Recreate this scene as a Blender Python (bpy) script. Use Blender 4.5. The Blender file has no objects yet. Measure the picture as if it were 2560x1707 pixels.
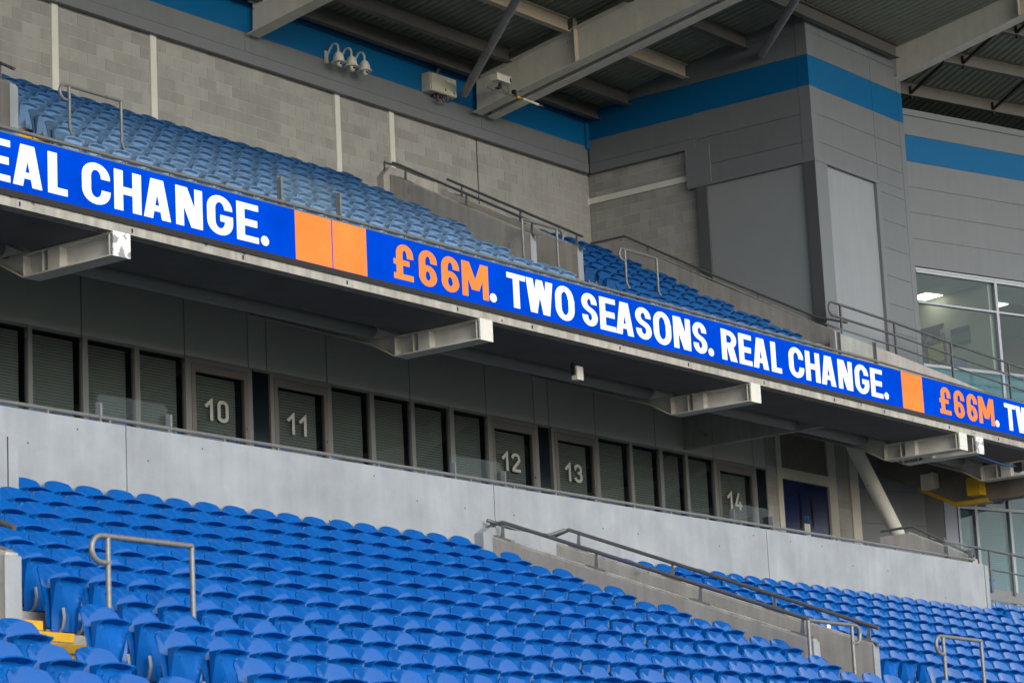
import bpy, math, random
from mathutils import Matrix, Vector
random.seed(7)
R = math.radians
scene = bpy.context.scene
col = scene.collection

# ------------------------------------------------------------------ camera, sky, sun, exposure
cam_data = bpy.data.cameras.new('camera')
cam = bpy.data.objects.new('camera', cam_data)
col.objects.link(cam)
scene.camera = cam
cam_data.sensor_width = 36.0
cam_data.lens = 6939.72 / 2560.0 * 36.0
cam_data.clip_start = 0.5
cam_data.clip_end = 2000.0
yaw, pit, rol = R(36.29842), R(12.04110), R(-2.85871)
fw = Vector((math.cos(yaw) * math.cos(pit), math.sin(yaw) * math.cos(pit), math.sin(pit)))
rt = Vector((math.sin(yaw), -math.cos(yaw), 0.0))
up = rt.cross(fw)
rt2 = math.cos(rol) * rt + math.sin(rol) * up
up2 = -math.sin(rol) * rt + math.cos(rol) * up
CAMM = Matrix((rt2, up2, -fw)).transposed().to_4x4()
cam.matrix_world = CAMM
cam_data.dof.use_dof = True
cam_data.dof.focus_distance = 44.0
cam_data.dof.aperture_fstop = 6.3

SUN_EL, SUN_AZ = R(22), R(199)          # azimuth from +Y clockwise: low over the open side of the ground, behind the camera
w = bpy.data.worlds.new('World')
scene.world = w
w.use_nodes = True
wn, wl = w.node_tree.nodes, w.node_tree.links
for n in list(wn):
    wn.remove(n)
wo = wn.new('ShaderNodeOutputWorld'); bg = wn.new('ShaderNodeBackground')
sky = wn.new('ShaderNodeTexSky'); sky.sky_type = 'NISHITA'; sky.sun_disc = False
sky.sun_elevation = SUN_EL; sky.sun_rotation = SUN_AZ
sky.air_density = 1.2; sky.dust_density = 1.6; sky.ozone_density = 1.0
hs = wn.new('ShaderNodeHueSaturation'); hs.inputs['Saturation'].default_value = 0.5
wl.new(sky.outputs[0], hs.inputs['Color']); wl.new(hs.outputs[0], bg.inputs['Color'])
bg.inputs['Strength'].default_value = 0.15
wl.new(bg.outputs[0], wo.inputs['Surface'])
sd = bpy.data.lights.new('sun', 'SUN'); sun = bpy.data.objects.new('sun', sd); col.objects.link(sun)
sd.energy = 1.1; sd.angle = R(40); sd.color = (1.0, 0.99, 0.975)
sdir = Vector((math.sin(SUN_AZ) * math.cos(SUN_EL), math.cos(SUN_AZ) * math.cos(SUN_EL), math.sin(SUN_EL)))
sun.rotation_euler = (-sdir).to_track_quat('-Z', 'Y').to_euler()
scene.view_settings.view_transform = 'Standard'
scene.view_settings.look = 'None'
scene.view_settings.gamma = 1.0
scene.view_settings.use_curve_mapping = False
scene.view_settings.exposure = 0.75
scene.render.engine = 'CYCLES'
cy = scene.cycles
cy.max_bounces = 6; cy.diffuse_bounces = 4; cy.glossy_bounces = 3; cy.transparent_max_bounces = 12; cy.transmission_bounces = 4
cy.use_denoising = True

# ------------------------------------------------------------------ materials
def srgb(r, g, b):
    f = lambda c: (c / 255.0) / 12.92 if c / 255.0 <= 0.04045 else ((c / 255.0 + 0.055) / 1.055) ** 2.4
    return (f(r), f(g), f(b), 1.0)

MATS = {}
def mat(name, color, rough=0.6, metal=0.0, spec=0.5, noise=0.0, scale=3.0, bump=0.0, bscale=60.0, rnd=0.0, streak=0.0, objcol=False, stains=None, coat=0.0):
    m = bpy.data.materials.new(name); m.use_nodes = True
    nt = m.node_tree; N, L = nt.nodes, nt.links
    p = N['Principled BSDF']
    p.inputs['Roughness'].default_value = rough; p.inputs['Metallic'].default_value = metal
    p.inputs['Specular IOR Level'].default_value = spec
    p.inputs['Coat Weight'].default_value = coat; p.inputs['Coat Roughness'].default_value = 0.06
    geo = N.new('ShaderNodeNewGeometry')
    src = None
    if objcol:
        oi = N.new('ShaderNodeObjectInfo'); src = oi.outputs['Color']
    def val_mul(factor_socket, lo, hi):
        nonlocal src
        mr = N.new('ShaderNodeMapRange'); mr.inputs['To Min'].default_value = lo; mr.inputs['To Max'].default_value = hi
        L.new(factor_socket, mr.inputs['Value'])
        mx = N.new('ShaderNodeMix'); mx.data_type = 'RGBA'; mx.blend_type = 'MULTIPLY'; mx.inputs['Factor'].default_value = 1.0
        if src is None: mx.inputs['A'].default_value = color
        else: L.new(src, mx.inputs['A'])
        cb = N.new('ShaderNodeCombineColor')
        for i in range(3): L.new(mr.outputs[0], cb.inputs[i])
        L.new(cb.outputs[0], mx.inputs['B'])
        src = mx.outputs['Result']
    if noise:
        nz = N.new('ShaderNodeTexNoise'); nz.inputs['Scale'].default_value = scale; nz.inputs['Detail'].default_value = 6; nz.inputs['Roughness'].default_value = 0.62
        L.new(geo.outputs['Position'], nz.inputs['Vector'])
        mr0 = N.new('ShaderNodeMapRange'); mr0.inputs['From Min'].default_value = 0.3; mr0.inputs['From Max'].default_value = 0.7
        L.new(nz.outputs['Fac'], mr0.inputs['Value'])
        val_mul(mr0.outputs[0], 1 - noise, 1 + noise)
    if streak:
        mp = N.new('ShaderNodeMapping'); mp.inputs['Scale'].default_value = (7, 7, 0.5)
        L.new(geo.outputs['Position'], mp.inputs['Vector'])
        n2 = N.new('ShaderNodeTexNoise'); n2.inputs['Scale'].default_value = 1.0; n2.inputs['Detail'].default_value = 5
        L.new(mp.outputs[0], n2.inputs['Vector'])
        mr1 = N.new('ShaderNodeMapRange'); mr1.inputs['From Min'].default_value = 0.35; mr1.inputs['From Max'].default_value = 0.72
        L.new(n2.outputs['Fac'], mr1.inputs['Value'])
        val_mul(mr1.outputs[0], 1 + streak * 0.4, 1 - streak)
    if rnd:
        oi2 = N.new('ShaderNodeObjectInfo')
        val_mul(oi2.outputs['Random'], 1 - rnd, 1 + rnd)
    if stains:
        scol, lo, hi, ssc = stains
        n3 = N.new('ShaderNodeTexNoise'); n3.inputs['Scale'].default_value = ssc; n3.inputs['Detail'].default_value = 5
        L.new(geo.outputs['Position'], n3.inputs['Vector'])
        mr3 = N.new('ShaderNodeMapRange'); mr3.inputs['From Min'].default_value = lo; mr3.inputs['From Max'].default_value = hi
        L.new(n3.outputs['Fac'], mr3.inputs['Value'])
        mx3 = N.new('ShaderNodeMix'); mx3.data_type = 'RGBA'
        L.new(mr3.outputs[0], mx3.inputs['Factor'])
        if src is None: mx3.inputs['A'].default_value = color
        else: L.new(src, mx3.inputs['A'])
        mx3.inputs['B'].default_value = scol
        src = mx3.outputs['Result']
    if src is None: p.inputs['Base Color'].default_value = color
    else: L.new(src, p.inputs['Base Color'])
    if bump:
        nb = N.new('ShaderNodeTexNoise'); nb.inputs['Scale'].default_value = bscale; nb.inputs['Detail'].default_value = 4
        L.new(geo.outputs['Position'], nb.inputs['Vector'])
        b = N.new('ShaderNodeBump'); b.inputs['Strength'].default_value = bump; b.inputs['Distance'].default_value = 0.02
        L.new(nb.outputs['Fac'], b.inputs['Height']); L.new(b.outputs[0], p.inputs['Normal'])
    MATS[name] = m
    return m

def glass_mat(name, tint, refl=1.0, graze=0.5, base=0.035):
    m = bpy.data.materials.new(name); m.use_nodes = True
    nt = m.node_tree; N, L = nt.nodes, nt.links
    N.remove(N['Principled BSDF']); out = N['Material Output']
    tr = N.new('ShaderNodeBsdfTransparent'); tr.inputs[0].default_value = tint
    gl = N.new('ShaderNodeBsdfGlossy'); gl.inputs['Roughness'].default_value = 0.02; gl.inputs[0].default_value = (refl, refl, refl, 1)
    lw = N.new('ShaderNodeLayerWeight'); lw.inputs['Blend'].default_value = 0.5
    pw = N.new('ShaderNodeMath'); pw.operation = 'POWER'; pw.inputs[1].default_value = 4.0; L.new(lw.outputs['Facing'], pw.inputs[0])
    fr = N.new('ShaderNodeMath'); fr.operation = 'MULTIPLY_ADD'; fr.inputs[1].default_value = graze; fr.inputs[2].default_value = base; L.new(pw.outputs[0], fr.inputs[0])
    mx = N.new('ShaderNodeMixShader')
    L.new(fr.outputs[0], mx.inputs[0]); L.new(tr.outputs[0], mx.inputs[1]); L.new(gl.outputs[0], mx.inputs[2])
    L.new(mx.outputs[0], out.inputs['Surface'])
    MATS[name] = m
    return m

def emit_mat(name, color, strength, led=False, led_var=0.0):
    m = bpy.data.materials.new(name); m.use_nodes = True
    nt = m.node_tree; N, L = nt.nodes, nt.links
    N.remove(N['Principled BSDF']); out = N['Material Output']
    e = N.new('ShaderNodeEmission'); e.inputs[0].default_value = color; e.inputs[1].default_value = strength
    if led:
        geo = N.new('ShaderNodeNewGeometry'); sp = N.new('ShaderNodeSeparateXYZ'); L.new(geo.outputs['Position'], sp.inputs[0])
        wv = N.new('ShaderNodeMath'); wv.operation = 'MULTIPLY'; wv.inputs[1].default_value = 2 * math.pi / 0.036; L.new(sp.outputs[2], wv.inputs[0])
        sn = N.new('ShaderNodeMath'); sn.operation = 'SINE'; L.new(wv.outputs[0], sn.inputs[0])
        nz = N.new('ShaderNodeTexNoise'); nz.inputs['Scale'].default_value = 1.3; nz.inputs['Detail'].default_value = 7; nz.inputs['Roughness'].default_value = 0.7
        L.new(geo.outputs['Position'], nz.inputs['Vector'])
        a = N.new('ShaderNodeMath'); a.operation = 'MULTIPLY_ADD'; a.inputs[1].default_value = led_var * 0.55; a.inputs[2].default_value = 1.0; L.new(sn.outputs[0], a.inputs[0])
        nr = N.new('ShaderNodeMapRange'); nr.inputs['From Min'].default_value = 0.3; nr.inputs['From Max'].default_value = 0.7
        nr.inputs['To Min'].default_value = 1 - led_var; nr.inputs['To Max'].default_value = 1 + led_var; L.new(nz.outputs['Fac'], nr.inputs['Value'])
        b = N.new('ShaderNodeMath'); b.operation = 'MULTIPLY'; L.new(a.outputs[0], b.inputs[0]); L.new(nr.outputs[0], b.inputs[1])
        c = N.new('ShaderNodeMath'); c.operation = 'MULTIPLY'; c.inputs[1].default_value = strength; L.new(b.outputs[0], c.inputs[0])
        L.new(c.outputs[0], e.inputs[1])
    L.new(e.outputs[0], out.inputs['Surface'])
    MATS[name] = m
    return m

mat('seat_blue', (0.0005, 0.084, 0.36, 1), rough=0.08, spec=0.5, coat=0.8, noise=0.05, scale=9, bump=0.03, bscale=14)
mat('seat_pan_blue', (0.0005, 0.086, 0.36, 1), rough=0.38, spec=0.14, rnd=0.10, noise=0.10, scale=11, bump=0.03, bscale=14)
mat('seat_faded', (0.2, 0.4, 0.62, 1), rough=0.5, spec=0.2, objcol=True, noise=0.07, scale=8, rnd=0.04)
mat('seat_metal', (0.36, 0.37, 0.38, 1), rough=0.45, metal=0.6)
mat('galvanised', (0.20, 0.208, 0.22, 1), rough=0.5, metal=0.45, noise=0.16, scale=18)
mat('rail_grey', (0.115, 0.122, 0.132, 1), rough=0.5, metal=0.35, noise=0.12, scale=14)
mat('concrete_light', (0.252, 0.28, 0.315, 1), rough=0.85, noise=0.15, scale=1.3, streak=0.07, bump=0.12, bscale=25, stains=((0.30, 0.30, 0.30, 1), 0.70, 0.78, 9.0))
mat('concrete_grey', (0.335, 0.33, 0.325, 1), rough=0.9, noise=0.12, scale=1.8, streak=0.16, bump=0.15, bscale=25, stains=((0.17, 0.165, 0.16, 1), 0.66, 0.76, 2.2))
mat('concrete_edge', (0.36, 0.355, 0.335, 1), rough=0.9, noise=0.15, scale=3, streak=0.3, bump=0.1, stains=((0.10, 0.085, 0.07, 1), 0.67, 0.72, 5.0))
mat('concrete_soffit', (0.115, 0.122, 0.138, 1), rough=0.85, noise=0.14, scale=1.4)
mat('concrete_dark', (0.13, 0.13, 0.13, 1), rough=0.9, noise=0.15, scale=3)
mat('concrete_brown', (0.15, 0.14, 0.125, 1), rough=0.8, noise=0.15, scale=2)
mat('block', (0.284, 0.292, 0.29, 1), rough=0.95, noise=0.11, scale=2.2, rnd=0.13, bump=0.25, bscale=45, streak=0.05)
mat('mortar', (0.41, 0.395, 0.35, 1), rough=0.95, noise=0.12, scale=6)
mat('post_white', (0.62, 0.63, 0.60, 1), rough=0.6, noise=0.05, scale=4)
mat('clad_grey', (0.145, 0.163, 0.184, 1), rough=0.48, spec=0.4, noise=0.035, scale=2.5, streak=0.05, rnd=0.02)
mat('clad_trim', (0.15, 0.166, 0.19, 1), rough=0.45, spec=0.4)
mat('clad_dark', (0.075, 0.08, 0.09, 1), rough=0.5)
mat('clad_pale', (0.235, 0.262, 0.30, 1), rough=0.55, noise=0.04, scale=1.5, streak=0.05)
mat('clad_mid', (0.225, 0.25, 0.275, 1), rough=0.5, noise=0.03, scale=1.5)
mat('clad_lilac', (0.30, 0.33, 0.43, 1), rough=0.5)
mat('clad_blue', (0.0005, 0.105, 0.28, 1), rough=0.45, spec=0.2, noise=0.03, scale=2)
mat('gap_dark', (0.02, 0.02, 0.022, 1), rough=0.9)
mat('steel_cream', (0.57, 0.57, 0.53, 1), rough=0.6, noise=0.08, scale=2.5, streak=0.06, stains=((0.24, 0.16, 0.10, 1), 0.70, 0.76, 6.0))
mat('steel_tan', (0.46, 0.40, 0.33, 1), rough=0.6, noise=0.06, scale=4)
mat('steel_white', (0.60, 0.60, 0.58, 1), rough=0.5, noise=0.07, scale=3, streak=0.06, stains=((0.26, 0.18, 0.11, 1), 0.70, 0.76, 7.0))
mat('plate_peeling', (0.72, 0.74, 0.76, 1), rough=0.5, stains=((0.27, 0.29, 0.31, 1), 0.50, 0.53, 5.0))
mat('purlin_grey', (0.11, 0.107, 0.105, 1), rough=0.55, metal=0.2, noise=0.08, scale=4)
mat('deck', (0.23, 0.25, 0.21, 1), rough=0.5, metal=0.2, noise=0.08, scale=3)
mat('tube_grey', (0.27, 0.28, 0.29, 1), rough=0.55, noise=0.15, scale=6, stains=((0.12, 0.07, 0.05, 1), 0.66, 0.72, 9.0))
mat('pipe_dark', (0.26, 0.27, 0.29, 1), rough=0.55)
mat('black', (0.012, 0.012, 0.013, 1), rough=0.5)
mat('frame_grey', (0.185, 0.195, 0.21, 1), rough=0.45)
mat('door_frame', (0.15, 0.14, 0.145, 1), rough=0.45)
mat('spandrel', (0.42, 0.425, 0.42, 1), rough=0.4, noise=0.03)
mat('blind', (0.32, 0.335, 0.345, 1), rough=0.6)
mat('blind_teal', (0.17, 0.27, 0.37, 1), rough=0.6)
mat('dark_glass_back', (0.006, 0.012, 0.018, 1), rough=0.15)
mat('digit_white', (0.46, 0.48, 0.48, 1), rough=0.5)
mat('door_blue', (0.005, 0.014, 0.075, 1), rough=0.22, spec=0.6)
mat('frame_cream', (0.52, 0.51, 0.46, 1), rough=0.6, noise=0.05)
mat('window_frame', (0.36, 0.39, 0.45, 1), rough=0.4, metal=0.2)
mat('room_wall', (0.40, 0.42, 0.36, 1), rough=0.9)
mat('room_dark', (0.10, 0.10, 0.09, 1), rough=0.9)
mat('ceiling_tile', (0.30, 0.30, 0.29, 1), rough=0.9)
mat('ceiling_window_lit', (0.50, 0.62, 0.56, 1), rough=0.8)  # front strip of the office ceiling, window light put into its paler colour
mat('teal_panel', (0.05, 0.15, 0.19, 1), rough=0.15, spec=0.6)
mat('yellow', (0.62, 0.36, 0.015, 1), rough=0.7, noise=0.12, scale=12)
mat('yellow_paint', (0.52, 0.33, 0.004, 1), rough=0.6, noise=0.08, scale=6)
mat('white_plastic', (0.62, 0.62, 0.58, 1), rough=0.4)
mat('box_cream', (0.50, 0.50, 0.43, 1), rough=0.5)
mat('lens_black', (0.01, 0.01, 0.012, 1), rough=0.1)
mat('paper', (0.80, 0.81, 0.84, 1), rough=0.8)
mat('cable_blue', (0.01, 0.04, 0.15, 1), rough=0.5)
mat('cable_orange', (0.35, 0.13, 0.03, 1), rough=0.5)
mat('grass', (0.07, 0.14, 0.045, 1), rough=0.95, noise=0.3, scale=0.6)
mat('pic_dark', (0.03, 0.025, 0.02, 1), rough=0.5, stains=((0.30, 0.20, 0.10, 1), 0.55, 0.62, 4.0))
mat('pic_yellow', (0.34, 0.36, 0.03, 1), rough=0.5)
mat('pic_green', (0.03, 0.14, 0.07, 1), rough=0.5, noise=0.2)
mat('pic_navy', (0.02, 0.03, 0.09, 1), rough=0.5)
glass_mat('glass', (0.84, 0.90, 0.885, 1))
glass_mat('glass_clear', (0.93, 0.96, 0.95, 1), graze=0.22, base=0.022)
glass_mat('glass_dark', (0.74, 0.78, 0.77, 1))
LEDK = 0.80
emit_mat('led_blue', srgb(0, 76, 220), 0.80 * LEDK, led=True, led_var=0.16)
emit_mat('led_white', (0.93, 0.96, 1.0, 1), 1.0 * LEDK, led=True, led_var=0.12)
emit_mat('led_orange', srgb(255, 142, 70), 0.95 * LEDK, led=True, led_var=0.14)
emit_mat('lamp_warm', (1.0, 0.90, 0.72, 1), 3.2)

# ------------------------------------------------------------------ helpers
ORG = {}                                   # world origin of every thing and its parts
class MB:
    def __init__(s, xf=None): s.v = []; s.f = []; s.xf = xf
    def pt(s, p):
        s.v.append(s.xf(*p) if s.xf else tuple(p)); return len(s.v) - 1
    def quad(s, a, b, c, d): i = [s.pt(p) for p in (a, b, c, d)]; s.f.append(tuple(i)); return s
    def poly(s, pts): i = [s.pt(p) for p in pts]; s.f.append(tuple(i)); return s
    def box(s, x0, x1, y0, y1, z0, z1):
        i = [s.pt(p) for p in ((x0, y0, z0), (x1, y0, z0), (x1, y1, z0), (x0, y1, z0), (x0, y0, z1), (x1, y0, z1), (x1, y1, z1), (x0, y1, z1))]
        for q in ((0, 3, 2, 1), (4, 5, 6, 7), (0, 1, 5, 4), (1, 2, 6, 5), (2, 3, 7, 6), (3, 0, 4, 7)): s.f.append(tuple(i[k] for k in q))
        return s
    def prism(s, prof, ax, a, b):
        """profile of 2-D points in the plane normal to axis ax (x: (y,z), y: (x,z), z: (x,y)), extruded from a to b"""
        mk = {0: lambda p, t: (t, p[0], p[1]), 1: lambda p, t: (p[0], t, p[1]), 2: lambda p, t: (p[0], p[1], t)}[ax]
        A = [s.pt(mk(p, a)) for p in prof]; B = [s.pt(mk(p, b)) for p in prof]; n = len(prof)
        s.f.append(tuple(reversed(A))); s.f.append(tuple(B))
        for k in range(n): s.f.append((A[k], A[(k + 1) % n], B[(k + 1) % n], B[k]))
        return s
    def tube(s, pts, r, n=8, cap=True):
        P = [Vector(p) for p in pts]; rings = []; u = None
        for k, p in enumerate(P):
            d = ((P[k + 1] - p).normalized() if k + 1 < len(P) else Vector((0, 0, 0))) + ((p - P[k - 1]).normalized() if k else Vector((0, 0, 0)))
            d.normalize()
            if u is None:
                u = d.cross(Vector((0, 0, 1)))
                if u.length < 1e-3: u = d.cross(Vector((0, 1, 0)))
            else: u = u - d * u.dot(d)
            u.normalize(); v = d.cross(u).normalized()
            rr = r[k] if isinstance(r, (list, tuple)) else r
            rings.append([s.pt(p + rr * (math.cos(2 * math.pi * j / n) * u + math.sin(2 * math.pi * j / n) * v)) for j in range(n)])
        for a, b in zip(rings, rings[1:]):
            for j in range(n): s.f.append((a[j], a[(j + 1) % n], b[(j + 1) % n], b[j]))
        if cap: s.f.append(tuple(reversed(rings[0]))); s.f.append(tuple(rings[-1]))
        return s
    def lathe(s, c, prof, n=20):
        rings = [[s.pt((c[0] + r * math.cos(2 * math.pi * j / n), c[1] + r * math.sin(2 * math.pi * j / n), c[2] + z)) for j in range(n)] for r, z in prof]
        for a, b in zip(rings, rings[1:]):
            for j in range(n): s.f.append((a[j], a[(j + 1) % n], b[(j + 1) % n], b[j]))
        s.f.append(tuple(reversed(rings[0]))); s.f.append(tuple(rings[-1]))
        return s
    def mesh(s, name, m, org=(0, 0, 0), smooth=False):
        me = bpy.data.meshes.new(name)
        me.from_pydata([(x - org[0], y - org[1], z - org[2]) for x, y, z in s.v], [], s.f)
        for mm in (m if isinstance(m, (list, tuple)) else [m]): me.materials.append(MATS[mm])
        if smooth: me.polygons.foreach_set('use_smooth', [True] * len(me.polygons))
        me.update()
        return me
    def build(s, name, m, parent=None, smooth=False):
        org = ORG[parent.name] if parent else (0, 0, 0)
        o = bpy.data.objects.new(name, s.mesh(name, m, org, smooth)); col.objects.link(o)
        if parent: o.parent = parent
        ORG[o.name] = org
        if smooth:
            try: o.data.set_sharp_from_angle(angle=R(38))
            except Exception: pass
        return o

def tag(o, label=None, cat=None, group=None, kind=None):
    if label: o['label'] = label
    if cat: o['category'] = cat
    if group: o['group'] = group
    if kind: o['kind'] = kind
    return o
def thing(name, label, cat, loc, group=None):
    o = bpy.data.objects.new(name, None); col.objects.link(o); o.location = loc; o.empty_display_size = 0.3
    ORG[o.name] = tuple(loc)
    return tag(o, label, cat, group)

def project(x, y, z):
    d = Vector((x, y, z)); c = (d.dot(rt2), d.dot(up2), d.dot(fw))
    return 1280 + 6939.72 * c[0] / c[2], 853.5 - 6939.72 * c[1] / c[2], c[2]

def arc(cx, cz, rx, rz, a0, a1, n=8):
    return [(cx + rx * math.cos(R(a0 + (a1 - a0) * k / n)), cz + rz * math.sin(R(a0 + (a1 - a0) * k / n))) for k in range(n + 1)]

ORDN = ['zeroth', 'first', 'second', 'third', 'fourth', 'fifth', 'sixth', 'seventh', 'eighth', 'ninth', 'tenth', 'eleventh', 'twelfth', 'thirteenth', 'fourteenth', 'fifteenth', 'sixteenth', 'seventeenth', 'eighteenth', 'nineteenth', 'twentieth']
def ordn(n):
    if n <= 20: return ORDN[n]
    t = {2: 'twenty', 3: 'thirty', 4: 'forty', 5: 'fifty', 6: 'sixty'}[n // 10]
    if n % 10 == 0: return {2: 'twentieth', 3: 'thirtieth', 4: 'fortieth', 5: 'fiftieth', 6: 'sixtieth'}[n // 10]
    return t + '-' + ORDN[n % 10]

# ------------------------------------------------------------------ ground and terraces
g = MB(); g.quad((-400, -400, -1.7), (500, -400, -1.7), (500, 500, -1.7), (-400, 500, -1.7))
tag(g.build('ground', 'concrete_dark'), kind='structure')
g = MB(); g.quad((-70, -75, -1.694), (60, -75, -1.694), (60, 1.5, -1.694), (-70, 1.5, -1.694))
tag(g.build('pitch', 'grass'), kind='structure')

LZ = [5.162, 4.852, 4.542, 4.227, 3.916, 3.6176, 3.314, 3.006, 2.708, 2.410, 2.115, 1.82, 1.525, 1.23]
LPH = [21.473, 21.040, 20.622, 19.172, 18.252, 17.789, 17.378, 17.444, 16.348, 16.418, 16.499, 16.56, 16.63, 16.70]
RIM = 0.56
def lrow(r): return 22.627 - 0.781 * (r - 1)
def lz(r): return LZ[r - 1] if 1 <= r <= 14 else LZ[0] + 0.305 * (1 - r) if r < 1 else LZ[13] - 0.28 * (r - 14)
def terrace(name, m, spans):
    """spans: (x0, x1, [(y_front, y_back, z)])"""
    b = MB()
    for x0, x1, steps in spans:
        prof = []
        for y0, y1, z in steps: prof += [(y0, z), (y1, z)]
        prof += [(steps[-1][1], steps[-1][2] - 0.7), (steps[0][0], steps[0][2] - 0.7)]
        b.prism(prof, 0, x0, x1)
    return tag(b.build(name, m), kind='structure')
def lsteps(r0, r1):                       # rows r1 (low) .. r0 (high)
    return [(lrow(r) - 0.36, lrow(r) + 0.421, lz(r) - RIM) for r in range(r1, r0 - 1, -1)]
terrace('lower_terrace', 'concrete_grey', [(2, 15.36, lsteps(1, 23)), (15.36, 16.86, lsteps(8, 23)), (16.86, 30.36, lsteps(1, 23)), (30.36, 31.86, lsteps(8, 23)), (31.86, 45.6, lsteps(1, 23)), (45.6, 62, lsteps(-1, 23))])
def urow(r): return 33.1 - 0.8 * (r - 1)
def uz(r): return 14.479 - 0.457 * (r - 1)
UPH = [35.52, 34.489, 33.575, 32.647, 31.751, 30.821, 30.217, 29.62]
def usteps(r0, r1): return [(urow(r) - 0.37, urow(r) + 0.43, uz(r) - RIM) for r in range(r1, r0 - 1, -1)]
terrace('upper_terrace', 'concrete_grey', [(2, 26.2, usteps(1, 8)), (26.2, 27.7, usteps(7, 8)), (27.7, 40.69, usteps(1, 8)), (40.69, 42.2, usteps(6, 8)), (42.2, 49.2, usteps(1, 8))])

# ------------------------------------------------------------------ lower parapet wall with its rail and glass
wall = thing('parapet_wall', 'pale grey cast concrete wall above the lower blue seats, made of wide panels', 'wall', (30, 23, 0))
xs = [2.0, 9.0, 16.2, 23.41, 30.64, 37.85, 45.32]
for a, b in zip(xs, xs[1:]):
    MB().box(a + 0.008, b - 0.008, 22.95, 23.2, 3.0, 6.135).build('panel', 'concrete_light', wall)
for k in range(26):
    x, z = 17.5 + 1.05 * k + random.uniform(-0.15, 0.15), random.choice((5.32, 5.75, 5.42, 6.0))
    MB().box(x - 0.009, x + 0.009, 22.947, 22.951, z - 0.009, z + 0.009).build('tie_hole', 'gap_dark', wall)
MB().box(45.335, 45.47, 22.945, 23.2, 3.0, 6.118).build('end_strip', 'concrete_light', wall)
MB().box(2, 45.3, 22.99, 23.16, 3.0, 6.1).build('joint_filler', 'gap_dark', wall)
rail = thing('parapet_rail', 'low galvanised tube rail along the top of the pale parapet wall, with small glass screens', 'rail', (30, 23.0, 6.13))
MB().tube([(2, 23.02, 6.205), (45.1, 23.02, 6.205)], 0.024).build('rail_tube', 'galvanised', rail, True)
for k in range(36):
    x = 10.2 + k
    if x < 45: MB().box(x - 0.012, x + 0.012, 23.0, 23.04, 6.125, 6.185).build('rail_post', 'galvanised', rail)
for x0, x1 in ((23.08, 24.27), (29.88, 31.03), (37.03, 38.19), (44.12, 45.03)):
    for k, x in enumerate((x0, x1)):
        MB().box(x - 0.045, x + 0.045, 23.05, 23.075, 6.14, 6.385).build('screen_post', 'galvanised', rail)
        MB().box(x - 0.05, x - 0.035, 22.99, 23.05, 6.14, 6.375).build('post_flange', 'galvanised', rail)
    gp = [(x0 + 0.0, 6.15), (x1, 6.15), (x1, 6.46), (x1 - 0.02, 6.495), (x1 - 0.06, 6.51), (x0 + 0.06, 6.51), (x0 + 0.02, 6.495), (x0, 6.46)]
    MB().prism(gp, 1, 23.083, 23.095).build('glass_panel', 'glass_clear', rail)

# ------------------------------------------------------------------ stair (vomitory) walls with sloping handrails
def stair_wall(label, xa, xb, ytop, ztop, yend, zend, floor, mtl, rail_pts, br, pil=None, zlow=None, endm='concrete_light'):
    t = thing('stair_wall', label, 'wall', ((xa + xb) / 2, yend, zlow))
    zl = zlow
    MB().prism([(ytop, zl), (ytop, ztop), (yend + 0.0, zend), (yend, zl)], 0, xa, xb).build('wall', mtl, t)
    sl = (ztop - zend) / (ytop - yend)
    # cast end post and a capping chamfer along the sloping top
    MB().prism([(yend - 0.004, zl), (yend - 0.004, zend + 0.005), (yend - 0.016, zend - 0.005), (yend - 0.016, zl)], 0, xa - 0.004, xb + 0.004).build('end_post', endm, t)
    MB().prism([(ytop, ztop + 0.0), (ytop, ztop + 0.028), (yend, zend + 0.028), (yend, zend)], 0, xa + 0.02, xb - 0.02).build('capping', 'concrete_edge', t)
    h = MB().tube(rail_pts, 0.027, 10).build('handrail', 'rail_grey', t, True)
    for y in br:
        z = zend + sl * (y - yend)
        zr = None
        for p, q in zip(rail_pts, rail_pts[1:]):
            if (p[1] - y) * (q[1] - y) <= 0 and abs(p[1] - q[1]) > 1e-6: zr = p[2] + (q[2] - p[2]) * (y - p[1]) / (q[1] - p[1])
        xm = (xa + xb) / 2
        bb = MB(); bb.prism([(y + 0.055, z + 0.03), (y + 0.02, zr - 0.02), (y - 0.015, zr - 0.02), (y - 0.02, z + 0.03)], 0, xm - 0.006, xm + 0.006)
        bb.prism([(y - 0.16, z + 0.03 - 0.16 * sl), (y + 0.16, z + 0.03 + 0.16 * sl), (y + 0.16, z + 0.045 + 0.16 * sl), (y - 0.16, z + 0.045 - 0.16 * sl)], 0, xm - 0.05, xm + 0.05)
        bb.build('bracket', 'galvanised', h)
    return t
# lower middle stair well
sl = (5.39 - 3.45) / 5.05
def lrail(x, y0=22.72, z0=5.58, y1=17.9, z1=3.71, hook=True):
    pts = []
    pts += [(x, y0, z0), (x, y1, z1)]
    return pts
nw = stair_wall('near concrete stair wall with a sloping grey handrail, beside the middle of the lower blue seats', 30.355, 30.50, 22.9, 5.39, 17.84, 3.43, 0, 'concrete_grey',
           [(30.43, 22.95, 5.50), (30.43, 22.80, 5.55), (30.43, 22.66, 5.555), (30.43, 21.06, 4.935), (30.43, 17.9, 3.71)], (22.66, 21.12, 19.5, 18.0), zlow=1.9)
fwl = stair_wall('far concrete stair wall with a sloping grey handrail, beyond the stair well in the lower seats', 31.86, 32.0, 22.8, 5.38, 17.83, 3.46, 0, 'concrete_grey',
           [(31.93, 23.3, 5.45), (31.93, 22.95, 5.50), (31.93, 22.62, 5.575), (31.93, 17.75, 3.67)], (22.45, 20.9, 19.3, 17.9), zlow=1.9)
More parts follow.
